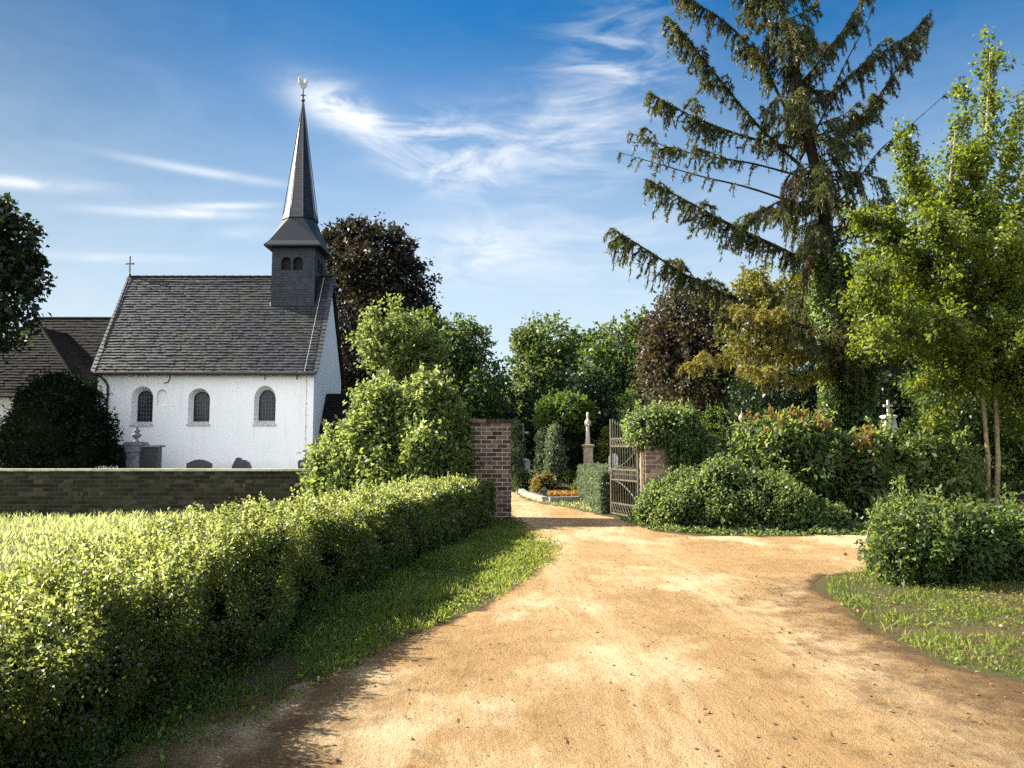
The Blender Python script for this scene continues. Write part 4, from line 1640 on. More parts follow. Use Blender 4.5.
def leafy_ground(name, label, n, region, L, seed, mat='verge_leaf', patchy=0, soft=.06, hmax=.07, road_free=True):
    """low clover-like ground cover: small flat leaves in drifts"""
    rng = np.random.default_rng(seed)
    (x0, y0), (x1, y1) = np.min(region, 0), np.max(region, 0)
    P = np.zeros((n * 4, 3))
    P[:, 0] = rng.uniform(x0, x1, n * 4)
    P[:, 1] = rng.uniform(y0, y1, n * 4)
    P = P[in_poly(P, region)]
    if road_free:
        P = P[~in_poly(P + rng.normal(size=P.shape) * soft, ROAD_POLY)]
    k = np.array([mnoise.noise(Vector((a * 1.5, b * 1.5, seed))) + .6 * mnoise.noise(Vector((a * 5, b * 5, seed))) for a, b, _ in P])
    s = k + rng.normal(size=len(k)) * .10
    keep = s > -.6 + patchy
    P, k = P[keep][:n], k[keep][:n]
    m = len(P)
    P[:, 2] = .012 + np.clip(.35 + .5 * k, .08, 1) * hmax * rng.random(m)
    v, f, r_ = leaf_arrays(P, np.zeros((m, 3)) + UP * .2, L * rng.uniform(.6, 1.3, m), rng, .7, np.clip(.45 + .35 * k + rng.normal(size=m) * .2, 0, 1), up=1.1, droop=0, outw=0)
    return tag(leaf_obj(name, [(v, f, r_)], M[mat]), label, 'ground cover', kind='stuff')


leafy_ground('verge_cover', 'low green clover and weeds along the foot of the hedge', 30000, VERGE_L, .034, 33, patchy=.30, soft=.26)
grass_patch('verge_grass', 'short grass along the left edge of the drive', 'grass', 42000, VERGE_L, .05, .13, .0055, 34, patchy=.18, soft=.24, mat='verge_leaf')
VERGE_R = [g2(868, 569), g2(824, 576), g2(832, 602), g2(876, 632), g2(950, 664), g2(1040, 690), (12, 6.6), (14, 11.4), g2(905, 566)]
leafy_ground('right_verge_cover', 'low patchy weeds on the earth in front of the laurel bush', 17000, VERGE_R, .032, 35, patchy=.46, soft=.40)
grass_patch('right_verge_grass', 'thin grass and weeds on the right verge', 'grass', 30000, VERGE_R, .04, .10, .0055, 36, patchy=.36, soft=.38, mat='verge_leaf')
BORDER = [(2.4, 17.5), (2.7, 15.6), (4.0, 14.5), (6.6, 14.4), (9.0, 14.4), (12, 14.6), (12, 18), (2.4, 18)]
leafy_ground('shrub_border_cover', 'creeping ground cover along the edge of the shrub border', 24000, BORDER, .065, 37, 'ivy_leaf', patchy=-.1, hmax=.20, soft=.22)
INNER_L = [(-12, 19.2), (-.1, 19.2), (-.7, 22.8), (-1.6, 28), (-2, 33), (-12, 33)]
grass_patch('churchyard_grass', 'grass of the churchyard behind the wall', 'grass', 9000, INNER_L, .05, .13, .014, 38)
INNER_F = [(-.3, 34), (.0, 30), (.36, 26), (.85, 23), (1.5, 21.4), (1.95, 20.3), (9, 20.3), (9, 44), (-3, 44)]
grass_patch('cemetery_grass', 'grass between the graves of the cemetery', 'grass', 16000, INNER_F, .05, .13, .020, 39)


def scatter_small():
    rng = np.random.default_rng(44)
    # gravel on the drive
    mb = MB()
    ico = [Vector(v) for v in ((0, 0, 1), (.9, 0, .3), (.28, .85, .3), (-.72, .52, .3), (-.72, -.52, .3), (.28, -.85, .3), (0, 0, -.6))]
    fc = [(0, 1, 2), (0, 2, 3), (0, 3, 4), (0, 4, 5), (0, 5, 1), (6, 2, 1), (6, 3, 2), (6, 4, 3), (6, 5, 4), (6, 1, 5)]
    n = 0
    while n < 3600:
        y = 2.2 + 15 * rng.random() ** 1.6
        x = rng.uniform(-2.5, 8)
        if not in_poly(np.array([[x, y, 0]]), ROAD_POLY)[0]:
            continue
        r_ = .0035 + .012 * rng.random() ** 4
        s = Vector((rng.uniform(.7, 1.4), rng.uniform(.7, 1.4), rng.uniform(.4, .8))) * r_
        Mx = Matrix.Rotation(rng.uniform(0, 6.3), 3, 'Z')
        mb.cur = rng.random()
        mb.add([Mx @ Vector((v.x * s.x, v.y * s.y, v.z * s.z)) + Vector((x, y, .020)) for v in ico], fc)
        n += 1
    tag(mb.build('gravel', M['pebble'], recalc=False), 'small loose stones lying on the sandy drive', 'gravel', kind='stuff')
    m = 1300
    P = np.zeros((m * 3, 3))
    P[:, 0] = rng.uniform(-2.5, 9, m * 3)
    P[:, 1] = 2.5 + 13.5 * rng.random(m * 3) ** 1.4
    inside = in_poly(P, ROAD_POLY)
    # more of them towards the verges
    wgt = np.where(inside, .10, .55) + np.where((P[:, 0] > 2.2) & (P[:, 1] < 10), .35, 0)
    P = P[rng.random(len(P)) < wgt][:m]
    P[:, 2] = .036
    v, f, r_ = leaf_arrays(P, np.zeros_like(P), rng.uniform(.018, .05, len(P)), rng, .6, up=1.6, droop=0, outw=0)
    tag(leaf_obj('fallen_leaves', [(v, f, r_)], M['dry_leaf']), 'dry fallen leaves scattered on the drive and verges', 'leaves', kind='stuff')


scatter_small()

# ------------------------------------------------------------------ shrubs outside the gate
# world extents from the photograph
shrub('flowering_shrub', 'tall bright green leafy shrub beside the dark brick pillar', [(W(402, 425, 17.8).x, 17.8, 1.5, 1.6, .95, 1.6), (W(358, 440, 17.9).x, 17.9, 1.15, 1.15, .8, 1.25), (W(438, 415, 17.8).x, 17.8, 1.65, .85, .95, 1.5),
      (W(424, 395, 17.8).x, 17.8, 2.3, .80, .9, .9), (W(376, 400, 17.9).x, 17.9, 1.9, .75, .7, .85), (W(450, 450, 17.7).x, 17.7, 1.2, .5, .8, 1.1), (W(335, 470, 18.0).x, 18.0, .9, .75, .5, .9), (W(400, 440, 17.1).x, 17.1, 1.05, .85, .6, 1.1), (W(428, 420, 17.0).x, 17.0, 1.4, .65, .6, 1.0)],
      'bright_leaf', L=.125, per=13, clump=.17, seed=51, dens=.95, shoots=(120, .12, .45, 'shoot_leaf'), droop=.35, aspect=.55, sub=(.24, .40), nsub=20, core=.5, sat=3)
shrub('ivy_mound', 'low rounded mound of small leaved ivy in front of the right gate pillar', [(W(690, 500, 16.2).x, 16.2, .45, 1.0, .8, .62), (W(725, 495, 16.0).x, 16.0, .5, 1.15, .9, .78), (W(760, 500, 15.8).x, 15.8, .45, 1.0, .8, .7), (W(663, 512, 16.6).x, 16.6, .35, .55, .6, .55), (W(800, 520, 15.6).x, 15.6, .18, 1.3, .5, .3)],
      'ivy_leaf', L=.080, per=13, clump=.10, seed=52, dens=1.0, core=.78, sat=5, shoots=(90, .08, .25, 'ivy_leaf'))
shrub('laurel_shrub', 'big spreading dark shrub with long leaves and reddish shoots above the ivy mound', [(W(775, 470, 17.2).x, 17.2, 1.1, 1.25, 1.0, 1.15), (W(825, 475, 17.2).x, 17.2, 1.05, 1.2, 1.0, 1.1), (W(745, 465, 17.4).x, 17.4, 1.1, .9, .8, .85), (W(785, 440, 17.3).x, 17.3, 1.75, .8, .7, .62), (W(860, 480, 17.0).x, 17.0, .9, .8, .8, .95)],
      'laurel_leaf', L=.17, per=12, clump=.17, seed=53, dens=.9, shoots=(70, .12, .36, 'red_shoot'), droop=.5, aspect=.38, core=.6, sat=5)
shrub('elder_shrub', 'loose green shrub below the white cross monument', [(W(905, 465, 17.6).x, 17.6, 1.0, 1.15, .9, 1.05), (W(945, 455, 17.8).x, 17.8, 1.1, .9, .8, 1.05), (W(880, 490, 17.2).x, 17.2, .7, .8, .7, .8)],
      'bright_leaf', L=.13, per=11, clump=.16, seed=54, dens=.9, shoots=(50, .2, .6, 'bright_leaf'), droop=.4, aspect=.5, core=.6, sat=5)
shrub('round_laurel', 'rounded glossy bush on the right verge nearest the camera', [(W(912, 535, 9.7).x, 9.75, .52, .50, .6, .60), (W(952, 535, 9.8).x, 9.8, .50, .70, .65, .56), (W(1000, 540, 9.9).x, 9.95, .46, .65, .6, .50), (W(893, 550, 9.6).x, 9.6, .36, .28, .42, .40), (W(1050, 545, 10).x, 10.1, .45, .5, .55, .45)],
      'laurel_leaf', L=.085, per=11, clump=.09, seed=55, dens=.85, shoots=(170, .08, .28, 'bright_leaf'), droop=.3, aspect=.42, core=.62, sat=2)
shrub('yew_bush', 'large dark rounded yew bush in front of the church', [(W(58, 425, 29.6).x, 29.6, 1.9, 1.95, 2.0, 1.95), (W(60, 395, 29.8).x, 29.8, 3.0, 1.6, 1.5, 1.45), (W(35, 430, 29.6).x, 29.6, 1.6, 1.2, 1.4, 1.6), (W(85, 430, 29.6).x, 29.6, 1.6, 1.05, 1.4, 1.6), (W(62, 455, 29.4).x, 29.4, .8, 1.9, 1.6, 1.0)],
      'yew_leaf', L=.15, per=16, clump=.22, seed=56, dens=1.1, core=.84, droop=.1, aspect=.4)


# ------------------------------------------------------------------ ivy over the right pillar and up the spruce
def ivy_over_pillar():
    shrub('pillar_ivy', 'thick cap of ivy hanging over the top of the right gate pillar', [(3.35, 17.9, 2.05, .85, .72, .45), (3.05, 17.7, 2.05, .45, .5, .42), (3.8, 17.8, 1.75, .5, .6, .55), (3.75, 17.7, 2.2, .35, .45, .3), (3.75, 17.45, 1.45, .35, .2, .45), (4.1, 17.4, 1.1, .5, .3, .5)],
          'ivy_leaf', L=.095, per=14, clump=.12, seed=57, dens=1.1, core=.78, shoots=(26, .1, .3, 'bright_leaf'), droop=.45, base=(3.4, 17.9))


ivy_over_pillar()


# ------------------------------------------------------------------ the big spruce
def build_spruce():
    rng = np.random.default_rng(61)
    D = 20.5
    trunk_px = [(852, 500), (848, 440), (842, 350), (834, 288), (822, 195), (805, 124), (795, 62), (779, 0), (766, -100)]
    tp = [W(x, y, D) for x, y in trunk_px]
    tp[0].z = -.1
    t = thing('spruce_tree', 'tall half bare spruce with long drooping branches and ivy on its trunk', 'tree', (tp[0].x, D, 0))
    tr = MB()
    tr.tube(tp, [.40, .34, .27, .23, .18, .14, .11, .08, .02], 12)
    needles, dry, gold = [], [], []

    def trunk_at(z):
        for a, b in zip(tp[:-1], tp[1:]):
            if b.z >= z:
                return a.lerp(b, max(0, min(1, (z - a.z) / (b.z - a.z))))
        return tp[-1].copy()

    def bough(pts, r0, dens=1.0, hang=.45, bare=.15, sink=needles, ln0=.55, tipfull=True, forks=True):
        ln0 = ln0 * 1.35
        """a limb along pts, side twigs that droop from it, needles along the twigs"""
        pts = [Vector(p) for p in pts]
        # smooth
        fine = []
        n = 14
        m = len(pts) - 1
        for i in range(n + 1):
            s = i / n * m
            k = min(m - 1, int(s))
            u_ = s - k
            p0, p1, p2, p3 = pts[max(k - 1, 0)], pts[k], pts[k + 1], pts[min(k + 2, m)]
            fine.append(.5 * ((2 * p1) + (p2 - p0) * u_ + (2 * p0 - 5 * p1 + 4 * p2 - p3) * u_ * u_ + (3 * p1 - p0 - 3 * p2 + p3) * u_ ** 3))
        tr.tube(fine, [max(.006, r0 * (1 - .88 * i / n)) for i in range(n + 1)], 6, caps=False)
        L = sum((b - a).length for a, b in zip(fine[:-1], fine[1:]))
        cnt = int(L * (15 if forks else 17) * dens)
        for _ in range(cnt):
            s = bare + (1 - bare) * rng.random()
            if not tipfull and rng.random() < s * .4:
                continue
            k = min(n - 1, int(s * n))
            p = fine[k].lerp(fine[k + 1], s * n - k)
            ax = (fine[k + 1] - fine[k]).normalized()
            sd = ax.cross(Vector((0, 0, 1))).normalized() * rng.choice((-1, 1))
            ln = ln0 * rng.uniform(.35, 1.15) * (1.0 - .55 * abs(s - .55)) * (1 if s < .9 else .7)
            v = (ax * rng.uniform(.2, .8) + sd * rng.uniform(.1, .8)).normalized()
            q = [p]
            for j in range(1, 5):
                f_ = j / 4
                q.append(p + v * ln * f_ * (1 - .35 * f_) + Vector((0, 0, -hang * ln * f_ ** 1.4 * rng.uniform(1.0, 2.6))))
            tr.tube(q, [.006, .005, .004, .003, .002], 3, caps=False)
            kk = max(6, int(ln / .020))
            tt = rng.random(kk * 3) * 3.999
            ii = tt.astype(int)
            A = np.array([tuple(x) for x in q])
            P = A[ii] + (A[ii + 1] - A[ii]) * (tt - ii)[:, None]
            dr = unit(A[ii + 1] - A[ii])
            Dn = unit(dr * .9 + rng.normal(size=P.shape) * .55 - UP * .2)
            dst = sink
            if sink is needles and rng.random() < .03:
                dst = dry
            dst.append(blade_arrays(P, Dn, rng.uniform(.07, .14, len(P)), .024, rng, np.clip(rng.random() * .5 + rng.random(len(P)) * .5, 0, 1), .15))
        # forks: smaller limbs leaving the bough on both sides
        if forks and dens > .5 and L > 1.6:
            for _ in range(int(L * 1.5)):
                s = rng.uniform(.2, .9)
                k = min(n - 1, int(s * n))
                p = fine[k]
                ax = (fine[k + 1] - fine[k]).normalized()
                sd = ax.cross(Vector((0, 0, 1))).normalized() * rng.choice((-1, 1))
                v = (ax * rng.uniform(.5, 1.0) + sd * rng.uniform(.3, .9) + Vector((0, 0, rng.uniform(-.05, .35)))).normalized()
                fl = rng.uniform(.35, .95) * (1.1 - .5 * s) * min(1.3, L / 3)
                bough([p, p + v * fl * .4 + Vector((0, 0, .02)), p + v * fl * .75, p + v * fl + Vector((0, 0, -.10 * fl))], r0 * .28, .85, hang, .1, sink, ln0 / 1.35 * .62, forks=False)
        # needles along the limb itself
        kk = int(L * (1 - bare) * 60 * dens)
        tt = (bare + (1 - bare) * rng.random(kk)) * n * .999
        ii = tt.astype(int)
        A = np.array([tuple(x) for x in fine])
        P = A[ii] + (A[ii + 1] - A[ii]) * (tt - ii)[:, None]
        Dn = unit(unit(A[ii + 1] - A[ii]) * .8 + rng.normal(size=P.shape) * .7)
        sink.append(blade_arrays(P, Dn, rng.uniform(.06, .11, kk), .022, rng, rng.random(kk), .15))

    # boughs that can be followed in the photograph: pixel paths from the trunk outwards, depth offset of the tip
    paths = [
        ([(832, 335), (790, 322), (740, 300), (690, 278), (650, 252), (611, 228)], .075, 1.1, -1.4, .22, .60),
        ([(820, 268), (775, 246), (725, 222), (685, 200), (648, 180)], .065, 1.35, -.8, .12, .62),
        ([(800, 205), (750, 188), (700, 176), (655, 163), (618, 152)], .035, .22, .6, .25, .30),
        ([(796, 175), (750, 163), (700, 155), (665, 146), (630, 133)], .032, .55, -.5, .2, .38),
        ([(795, 148), (750, 138), (705, 122), (672, 106), (649, 92)], .045, 1.2, .3, .15, .55),
        ([(800, 165), (760, 128), (720, 80), (692, 45), (668, 17)], .050, 1.3, -.6, .1, .55),
        ([(786, 110), (760, 60), (725, 22), (695, 3), (672, -14)], .045, 1.2, .7, .1, .5),
        ([(785, 70), (765, 20), (740, -20), (705, -45)], .04, 1.1, -.4, .1, .5),
        ([(800, 110), (835, 90), (870, 60), (905, 40), (932, 10)], .05, .9, -.6, .12, .55),
        ([(802, 140), (840, 128), (870, 108), (895, 72), (930, 22)], .045, 1.0, .4, .15, .5),
        ([(800, 160), (826, 110), (842, 70), (868, 20), (880, -15)], .032, .25, -.9, .2, .4),
        ([(795, 90), (825, 55), (850, 20), (870, -20)], .04, 1.0, .5, .1, .5),
        ([(815, 235), (860, 222), (885, 150), (905, 95)], .0, .0, .0, .1, .4),
        ([(812, 225), (850, 205), (880, 175), (905, 98), ], .0, .0, .0, .1, .4),
        ([(812, 230), (850, 190), (880, 150), (905, 130), (955, 86)], .030, .30, -.4, .25, .30),
        ([(815, 245), (845, 225), (875, 205), (905, 200)], .04, 1.1, .6, .1, .55),
        ([(822, 280), (850, 270), (885, 255), (920, 250)], .045, .8, -.6, .1, .5),
        ([(828, 310), (860, 308), (895, 300), (935, 305)], .045, .6, .5, .1, .5),
        ([(834, 340), (800, 332), (765, 322), (720, 318)], .04, .5, -1.8, .2, .45),
        ([(812, 215), (790, 200), (760, 212), (735, 235)], .04, .8, -1.2, .1, .55),
    ]
    for px, r0, dens, off, bare, ln0 in paths:
        if r0 <= 0:
            continue
        m = len(px) - 1
        bough([W(x, y, D + off * i / m) for i, (x, y) in enumerate(px)], r0, dens, .5, bare, needles, ln0)
    # yellowing low boughs in the sun
    for px, off in (([(838, 352), (800, 355), (760, 352), (715, 356), (686, 364)], -1.6), ([(834, 345), (800, 330), (770, 315), (742, 310)], -2.4), ([(840, 365), (810, 376), (775, 372), (745, 366)], -2.2)):
        m = len(px) - 1
        bough([W(x, y, D + off * i / m) for i, (x, y) in enumerate(px)], .045, 1.3, .35, .18, gold, .42)
    # brown dead sprays hanging inside
    for px in ([(812, 165), (795, 175), (782, 190)], [(825, 235), (812, 250), (806, 265)]):
        bough([W(x, y, D - .7) for x, y in px], .02, .6, .9, .2, dry, .35, forks=False)
    # the remaining whorls, all round the trunk
    z = 3.6
    while z < tp[-1].z - .4:
        f_ = (z - 3.6) / (tp[-1].z - 3.6)
        reach = (3.2 - 2.3 * f_) * rng.uniform(.45, 1.0)
        a = rng.uniform(0, 2 * math.pi)
        # leave the side towards the left of the picture to the followed boughs
        d = Vector((math.cos(a), math.sin(a), 0))
        if not (d.x < -.75 and reach > 1.2):
            b = trunk_at(z)
            up_ = .15 + .75 * f_
            bough([b, b + d * reach * .4 + Vector((0, 0, up_ * reach * .10)), b + d * reach * .75 + Vector((0, 0, up_ * reach * .16)), b + d * reach + Vector((0, 0, up_ * reach * .42))],
                  .03 * (1 - f_) + .012, .75 + .5 * f_, .55, .12, needles, .50)
        z += rng.uniform(.16, .34)
    # short drooping sprays that clothe the stem
    for k in range(62):
        z = rng.uniform(4.5, tp[-1].z - .3)
        a = rng.uniform(0, 2 * math.pi)
        d = Vector((math.cos(a), math.sin(a), 0))
        b = trunk_at(z)
        q = rng.uniform(.5, 1.15)
        bough([b, b + d * q * .4 + Vector((0, 0, .06)), b + d * q * .8 + Vector((0, 0, -.02)), b + d * q + Vector((0, 0, -.25))], .016, 1.0, .7, .05, needles, .42, forks=False)
    for k in range(16):
        z = rng.uniform(4, 9)
        a = rng.uniform(-1.3, 1.3) - math.pi / 2
        d = Vector((math.cos(a), math.sin(a), 0))
        b = trunk_at(z)
        bough([b, b + d * .8 + Vector((0, 0, -.05)), b + d * 1.6 + Vector((0, 0, -.35))], .03, .9, .8, .1, needles if rng.random() < .7 else dry, .5)
    tr.build('trunk', M['dark_bark'], t, smooth=True, recalc=False)
    leaf_obj('needle_foliage', needles, M['needle'], t)
    leaf_obj('dead_sprays', dry, M['dry_needle'], t)
    leaf_obj('yellowing_boughs', gold, M['gold_needle'], t)
    # ivy sleeve
    n = 5200
    ts = rng.random(n) ** 1.2
    zz = .2 + ts * 6.4
    P = np.empty((n, 3))
    O = np.empty((n, 3))
    for i in range(n):
        c = trunk_at(zz[i])
        a = rng.uniform(0, 2 * math.pi)
        lump = mnoise.noise(Vector((a * 1.5, zz[i] * 1.3, 4)))
        r_ = (.30 + .34 * (1 - ts[i])) * (1 + .7 * lump)
        O[i] = (math.cos(a), math.sin(a), .1)
        P[i] = (c.x + math.cos(a) * r_, c.y + math.sin(a) * r_, zz[i])
    o = leaf_obj('trunk_ivy', [spread_leaves(P, O, 7, .09, .11, rng, .75, droop=.5)], M['ivy_leaf'])
    at_base(o, (tp[0].x, D, 0))
    tag(o, 'dense sleeve of ivy climbing the trunk of the tall spruce', 'ivy')


build_spruce()


# ------------------------------------------------------------------ young yellow-green tree at the right
def build_young_tree():
    rng = np.random.default_rng(71)
    D = 17.5
    bx = W(993, 508, D).x
    t = thing('hornbeam_tree', 'young yellow green leafy tree with two slim pale stems at the right edge', 'tree', (bx, D, 0))
    st, parts = MB(), []
    b0 = Vector((bx + .05, D, -.1))
    s1 = [b0, W(998, 460, D), W(996, 400, D), W(988, 340, D), W(984, 250, D), W(985, 150, D), W(990, 50, D)]
    s2 = [b0 + Vector((-.13, .05, 0)), W(988, 460, D), W(983, 400, D), W(976, 330, D), W(958, 250, D - .2), W(950, 180, D - .3), W(955, 130, D - .4)]
    st.tube(s1, [.070, .058, .054, .05, .042, .03, .01], 10)
    st.tube(s2, [.062, .052, .048, .044, .038, .025, .01], 10)

    def leafy(px, off, r0, n_side, ln, dens=1.0):
        ln *= 1.7
        n_side = int(n_side * .56)
        m = len(px) - 1
        pts = [W(x, y, D + off * i / m) for i, (x, y) in enumerate(px)]
        fine = []
        for i in range(17):
            s = i / 16 * m
            k = min(m - 1, int(s))
            fine.append(pts[k].lerp(pts[k + 1], s - k) + Vector(rng.normal(size=3)) * .02)
        st.tube(fine, [max(.004, r0 * (1 - .9 * i / 16)) for i in range(17)], 6, caps=False)
        A = np.array([tuple(x) for x in fine])
        C, O = [], []
        for _ in range(n_side):
            s = (.12 + .88 * rng.random()) * 15.99
            k = int(s)
            p = A[k] + (A[k + 1] - A[k]) * (s - k)
            e = unit(unit(A[k + 1] - A[k]) * .8 + rng.normal(size=3) * .75 + UP * .15)
            l_ = ln * rng.uniform(.25, 1.0) * (1.1 - .6 * s / 16)
            q = [Vector(p), Vector(p + e * l_ * .5 + UP * .03), Vector(p + e * l_)]
            st.tube(q, [.006, .004, .002], 3, caps=False)
            kk = max(3, int(l_ / .075))
            S = p + e * np.linspace(.1 * l_, l_, kk)[:, None]
            C.append(S)
            O.append(np.repeat(e[None], kk, 0))
        C.append(A[3:])
        O.append(np.repeat(unit(A[-1] - A[0])[None], len(A) - 3, 0))
        C, O = np.concatenate(C), np.concatenate(O)
        parts.append(spread_leaves(C, O, int(8 * dens), .085, .105, rng, .62, droop=.25))

    limbs = [
        ([(985, 200), (988, 130), (990, 80), (990, 28)], .2, .03, 70, .45), ([(955, 230), (958, 180), (962, 130), (962, 92)], -.4, .03, 70, .45), ([(950, 230), (925, 200), (908, 165), (902, 132)], -.6, .03, 70, .45),
        ([(985, 220), (1005, 180), (1015, 130), (1024, 95)], .6, .03, 60, .5), ([(975, 300), (940, 265), (905, 240), (880, 225), (858, 218)], -.3, .04, 130, .7), ([(970, 320), (925, 300), (890, 270), (868, 262)], .8, .035, 90, .7),
        ([(980, 330), (940, 335), (905, 318), (880, 312), (862, 300)], -.9, .04, 130, .7), ([(985, 360), (950, 362), (925, 352), (890, 350), (862, 352)], .5, .03, 90, .6), ([(960, 270), (945, 225), (930, 190), (918, 185)], .9, .03, 90, .6),
        ([(985, 300), (1010, 270), (1040, 240), (1075, 205)], -.5, .04, 130, .8), ([(988, 340), (1015, 325), (1050, 310), (1085, 300)], .4, .04, 130, .8), ([(985, 260), (1000, 230), (1030, 190), (1050, 150)], .9, .03, 100, .7),
        ([(985, 280), (975, 230), (978, 190), (975, 150)], -1.2, .03, 110, .65), ([(980, 320), (965, 280), (948, 250), (935, 215)], -1.6, .03, 120, .7), ([(990, 350), (1000, 310), (1005, 270), (1010, 230)], -1.5, .03, 120, .7),
        ([(988, 370), (1005, 350), (1015, 335), (1030, 330)], -1.6, .03, 90, .6), ([(985, 380), (965, 360), (950, 335), (940, 320)], -1.8, .03, 90, .6), ([(985, 330), (990, 290), (992, 250), (992, 200)], 1.5, .03, 120, .8),
        ([(980, 340), (950, 310), (930, 290), (900, 285)], 1.7, .03, 110, .8), ([(988, 340), (1015, 300), (1035, 280), (1060, 270)], 1.6, .03, 110, .8), ([(986, 390), (970, 372), (940, 380), (915, 385)], -.6, .02, 55, .5),
        ([(990, 390), (1005, 375), (1030, 370), (1050, 372)], -.6, .02, 70, .6), ([(955, 330), (925, 330), (895, 338), (875, 335)], -2.0, .025, 80, .6), ([(940, 270), (915, 262), (890, 268), (865, 280)], -1.4, .025, 90, .6),
        ([(985, 380), (960, 385), (945, 400), (930, 425)], -.9, .02, 50, .4), ([(988, 375), (1015, 385), (1035, 400), (1050, 430)], -.8, .02, 80, .5), 
        ([(985, 390), (1000, 395), (1012, 410), (1018, 432)], 1.0, .02, 50, .4), ([(988, 300), (1020, 330), (1050, 350), (1080, 380)], -1.0, .03, 120, .7), 
    ]
    for px, off, r0, ns, ln in limbs:
        leafy(px, off, r0, ns, ln)
    st.build('trunk', M['pale_bark'], t, smooth=True, recalc=False)
    leaf_obj('crown', parts, M['lime_leaf'], t)


build_young_tree()

# ------------------------------------------------------------------ trees behind
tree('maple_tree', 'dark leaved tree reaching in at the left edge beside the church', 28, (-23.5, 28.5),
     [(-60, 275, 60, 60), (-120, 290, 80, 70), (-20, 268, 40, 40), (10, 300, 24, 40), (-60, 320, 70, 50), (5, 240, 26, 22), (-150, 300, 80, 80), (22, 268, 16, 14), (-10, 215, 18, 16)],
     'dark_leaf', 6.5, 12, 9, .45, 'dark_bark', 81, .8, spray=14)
tree('copper_beech', 'tall dark copper beech rising behind the church gable', 52, (372,),
     [(372, 275, 50, 48), (345, 300, 40, 60), (400, 300, 34, 38), (365, 340, 60, 60), (335, 255, 18, 24), (388, 250, 24, 20), (350, 410, 50, 50), (412, 330, 24, 30), (358, 236, 20, 12)],
     'copper_leaf', 4.4, 14, 7, .6, 'dark_bark', 82, 1.1, spray=22)
tree('pollard_tree', 'light green round headed tree on a thick forked trunk behind the tall shrub', 30, (402,),
     [(390, 330, 28, 24), (415, 345, 24, 22), (372, 345, 16, 22), (402, 360, 34, 18), (432, 352, 12, 18)],
     'bright_leaf', 4.4, 14, 7, .26, 'bark', 83, 1.1, trunk_top=W(400, 385, 30).z, hang=.5, spray=12)
for seed, args in enumerate([
    # name, label, depth, base px, lobes, leaf
    ('alder_tree', 'dark green tree with a ragged top to the right of the copper beech', 46, (455,), [(450, 345, 28, 28), (470, 350, 18, 26), (440, 375, 34, 34), (475, 390, 26, 40), (450, 420, 44, 44), (425, 330, 14, 18)], 'mid_leaf', 1.0),
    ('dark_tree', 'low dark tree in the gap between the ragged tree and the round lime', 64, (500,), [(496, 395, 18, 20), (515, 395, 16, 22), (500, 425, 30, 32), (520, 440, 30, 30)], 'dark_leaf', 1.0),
    ('lime_tree', 'round bright lime tree in the middle of the tree line', 58, (552,), [(555, 350, 34, 28), (535, 370, 26, 28), (572, 365, 24, 32), (548, 395, 40, 34), (525, 345, 10, 14), (550, 425, 46, 40)], 'mid_leaf', 1.1),
    ('ash_tree', 'broad green tree right of the round lime', 54, (625,), [(622, 350, 32, 26), (645, 335, 22, 20), (605, 370, 26, 30), (640, 375, 36, 36), (620, 405, 44, 36), (630, 435, 50, 36)], 'mid_leaf', 1.1),
    ('weeping_beech', 'reddish brown weeping beech behind the long spruce boughs', 40, (695,), [(695, 312, 40, 30), (672, 330, 26, 42), (715, 340, 34, 46), (690, 375, 44, 50), (660, 350, 16, 30)], 'brown_leaf', 1.1),
    ('golden_tree', 'golden olive tree glowing behind the spruce trunk', 36, (785,), [(775, 290, 34, 26), (750, 320, 28, 34), (790, 325, 34, 36), (765, 350, 36, 26), (815, 300, 24, 30), (752, 290, 14, 18)], 'olive_leaf', 1.0),
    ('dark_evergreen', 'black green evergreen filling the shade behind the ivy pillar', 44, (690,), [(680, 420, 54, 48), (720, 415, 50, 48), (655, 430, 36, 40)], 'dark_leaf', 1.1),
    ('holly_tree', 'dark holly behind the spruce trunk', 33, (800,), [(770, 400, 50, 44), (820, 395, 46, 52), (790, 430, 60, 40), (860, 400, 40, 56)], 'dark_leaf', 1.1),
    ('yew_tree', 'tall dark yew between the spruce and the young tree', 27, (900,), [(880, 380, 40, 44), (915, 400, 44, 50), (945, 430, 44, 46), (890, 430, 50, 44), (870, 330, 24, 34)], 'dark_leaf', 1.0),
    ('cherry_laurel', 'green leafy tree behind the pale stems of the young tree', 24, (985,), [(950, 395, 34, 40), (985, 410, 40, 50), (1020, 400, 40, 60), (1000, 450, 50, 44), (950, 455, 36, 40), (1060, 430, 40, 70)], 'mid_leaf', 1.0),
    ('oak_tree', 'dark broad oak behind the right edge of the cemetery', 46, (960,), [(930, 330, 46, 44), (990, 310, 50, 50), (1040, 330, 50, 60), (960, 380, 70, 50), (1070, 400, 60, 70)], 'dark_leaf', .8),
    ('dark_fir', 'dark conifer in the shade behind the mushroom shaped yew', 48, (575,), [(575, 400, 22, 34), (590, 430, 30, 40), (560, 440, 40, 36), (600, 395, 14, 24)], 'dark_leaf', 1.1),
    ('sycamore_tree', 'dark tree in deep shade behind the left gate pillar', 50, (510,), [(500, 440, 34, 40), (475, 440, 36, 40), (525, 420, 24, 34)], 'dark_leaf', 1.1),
]):
    nm, lb, dp, bs, lobes, lf, dn = args
    tree(nm, lb, dp, bs, lobes, lf, 4.4, 14, 7, .32 + .02 * (seed % 4), 'dark_bark', 90 + seed, dn, spray=10 if lf != 'dark_leaf' else 5, hang=.9 if nm in ('weeping_beech', 'golden_tree') else 0, droop=.6 if nm in ('weeping_beech', 'golden_tree') else .2)


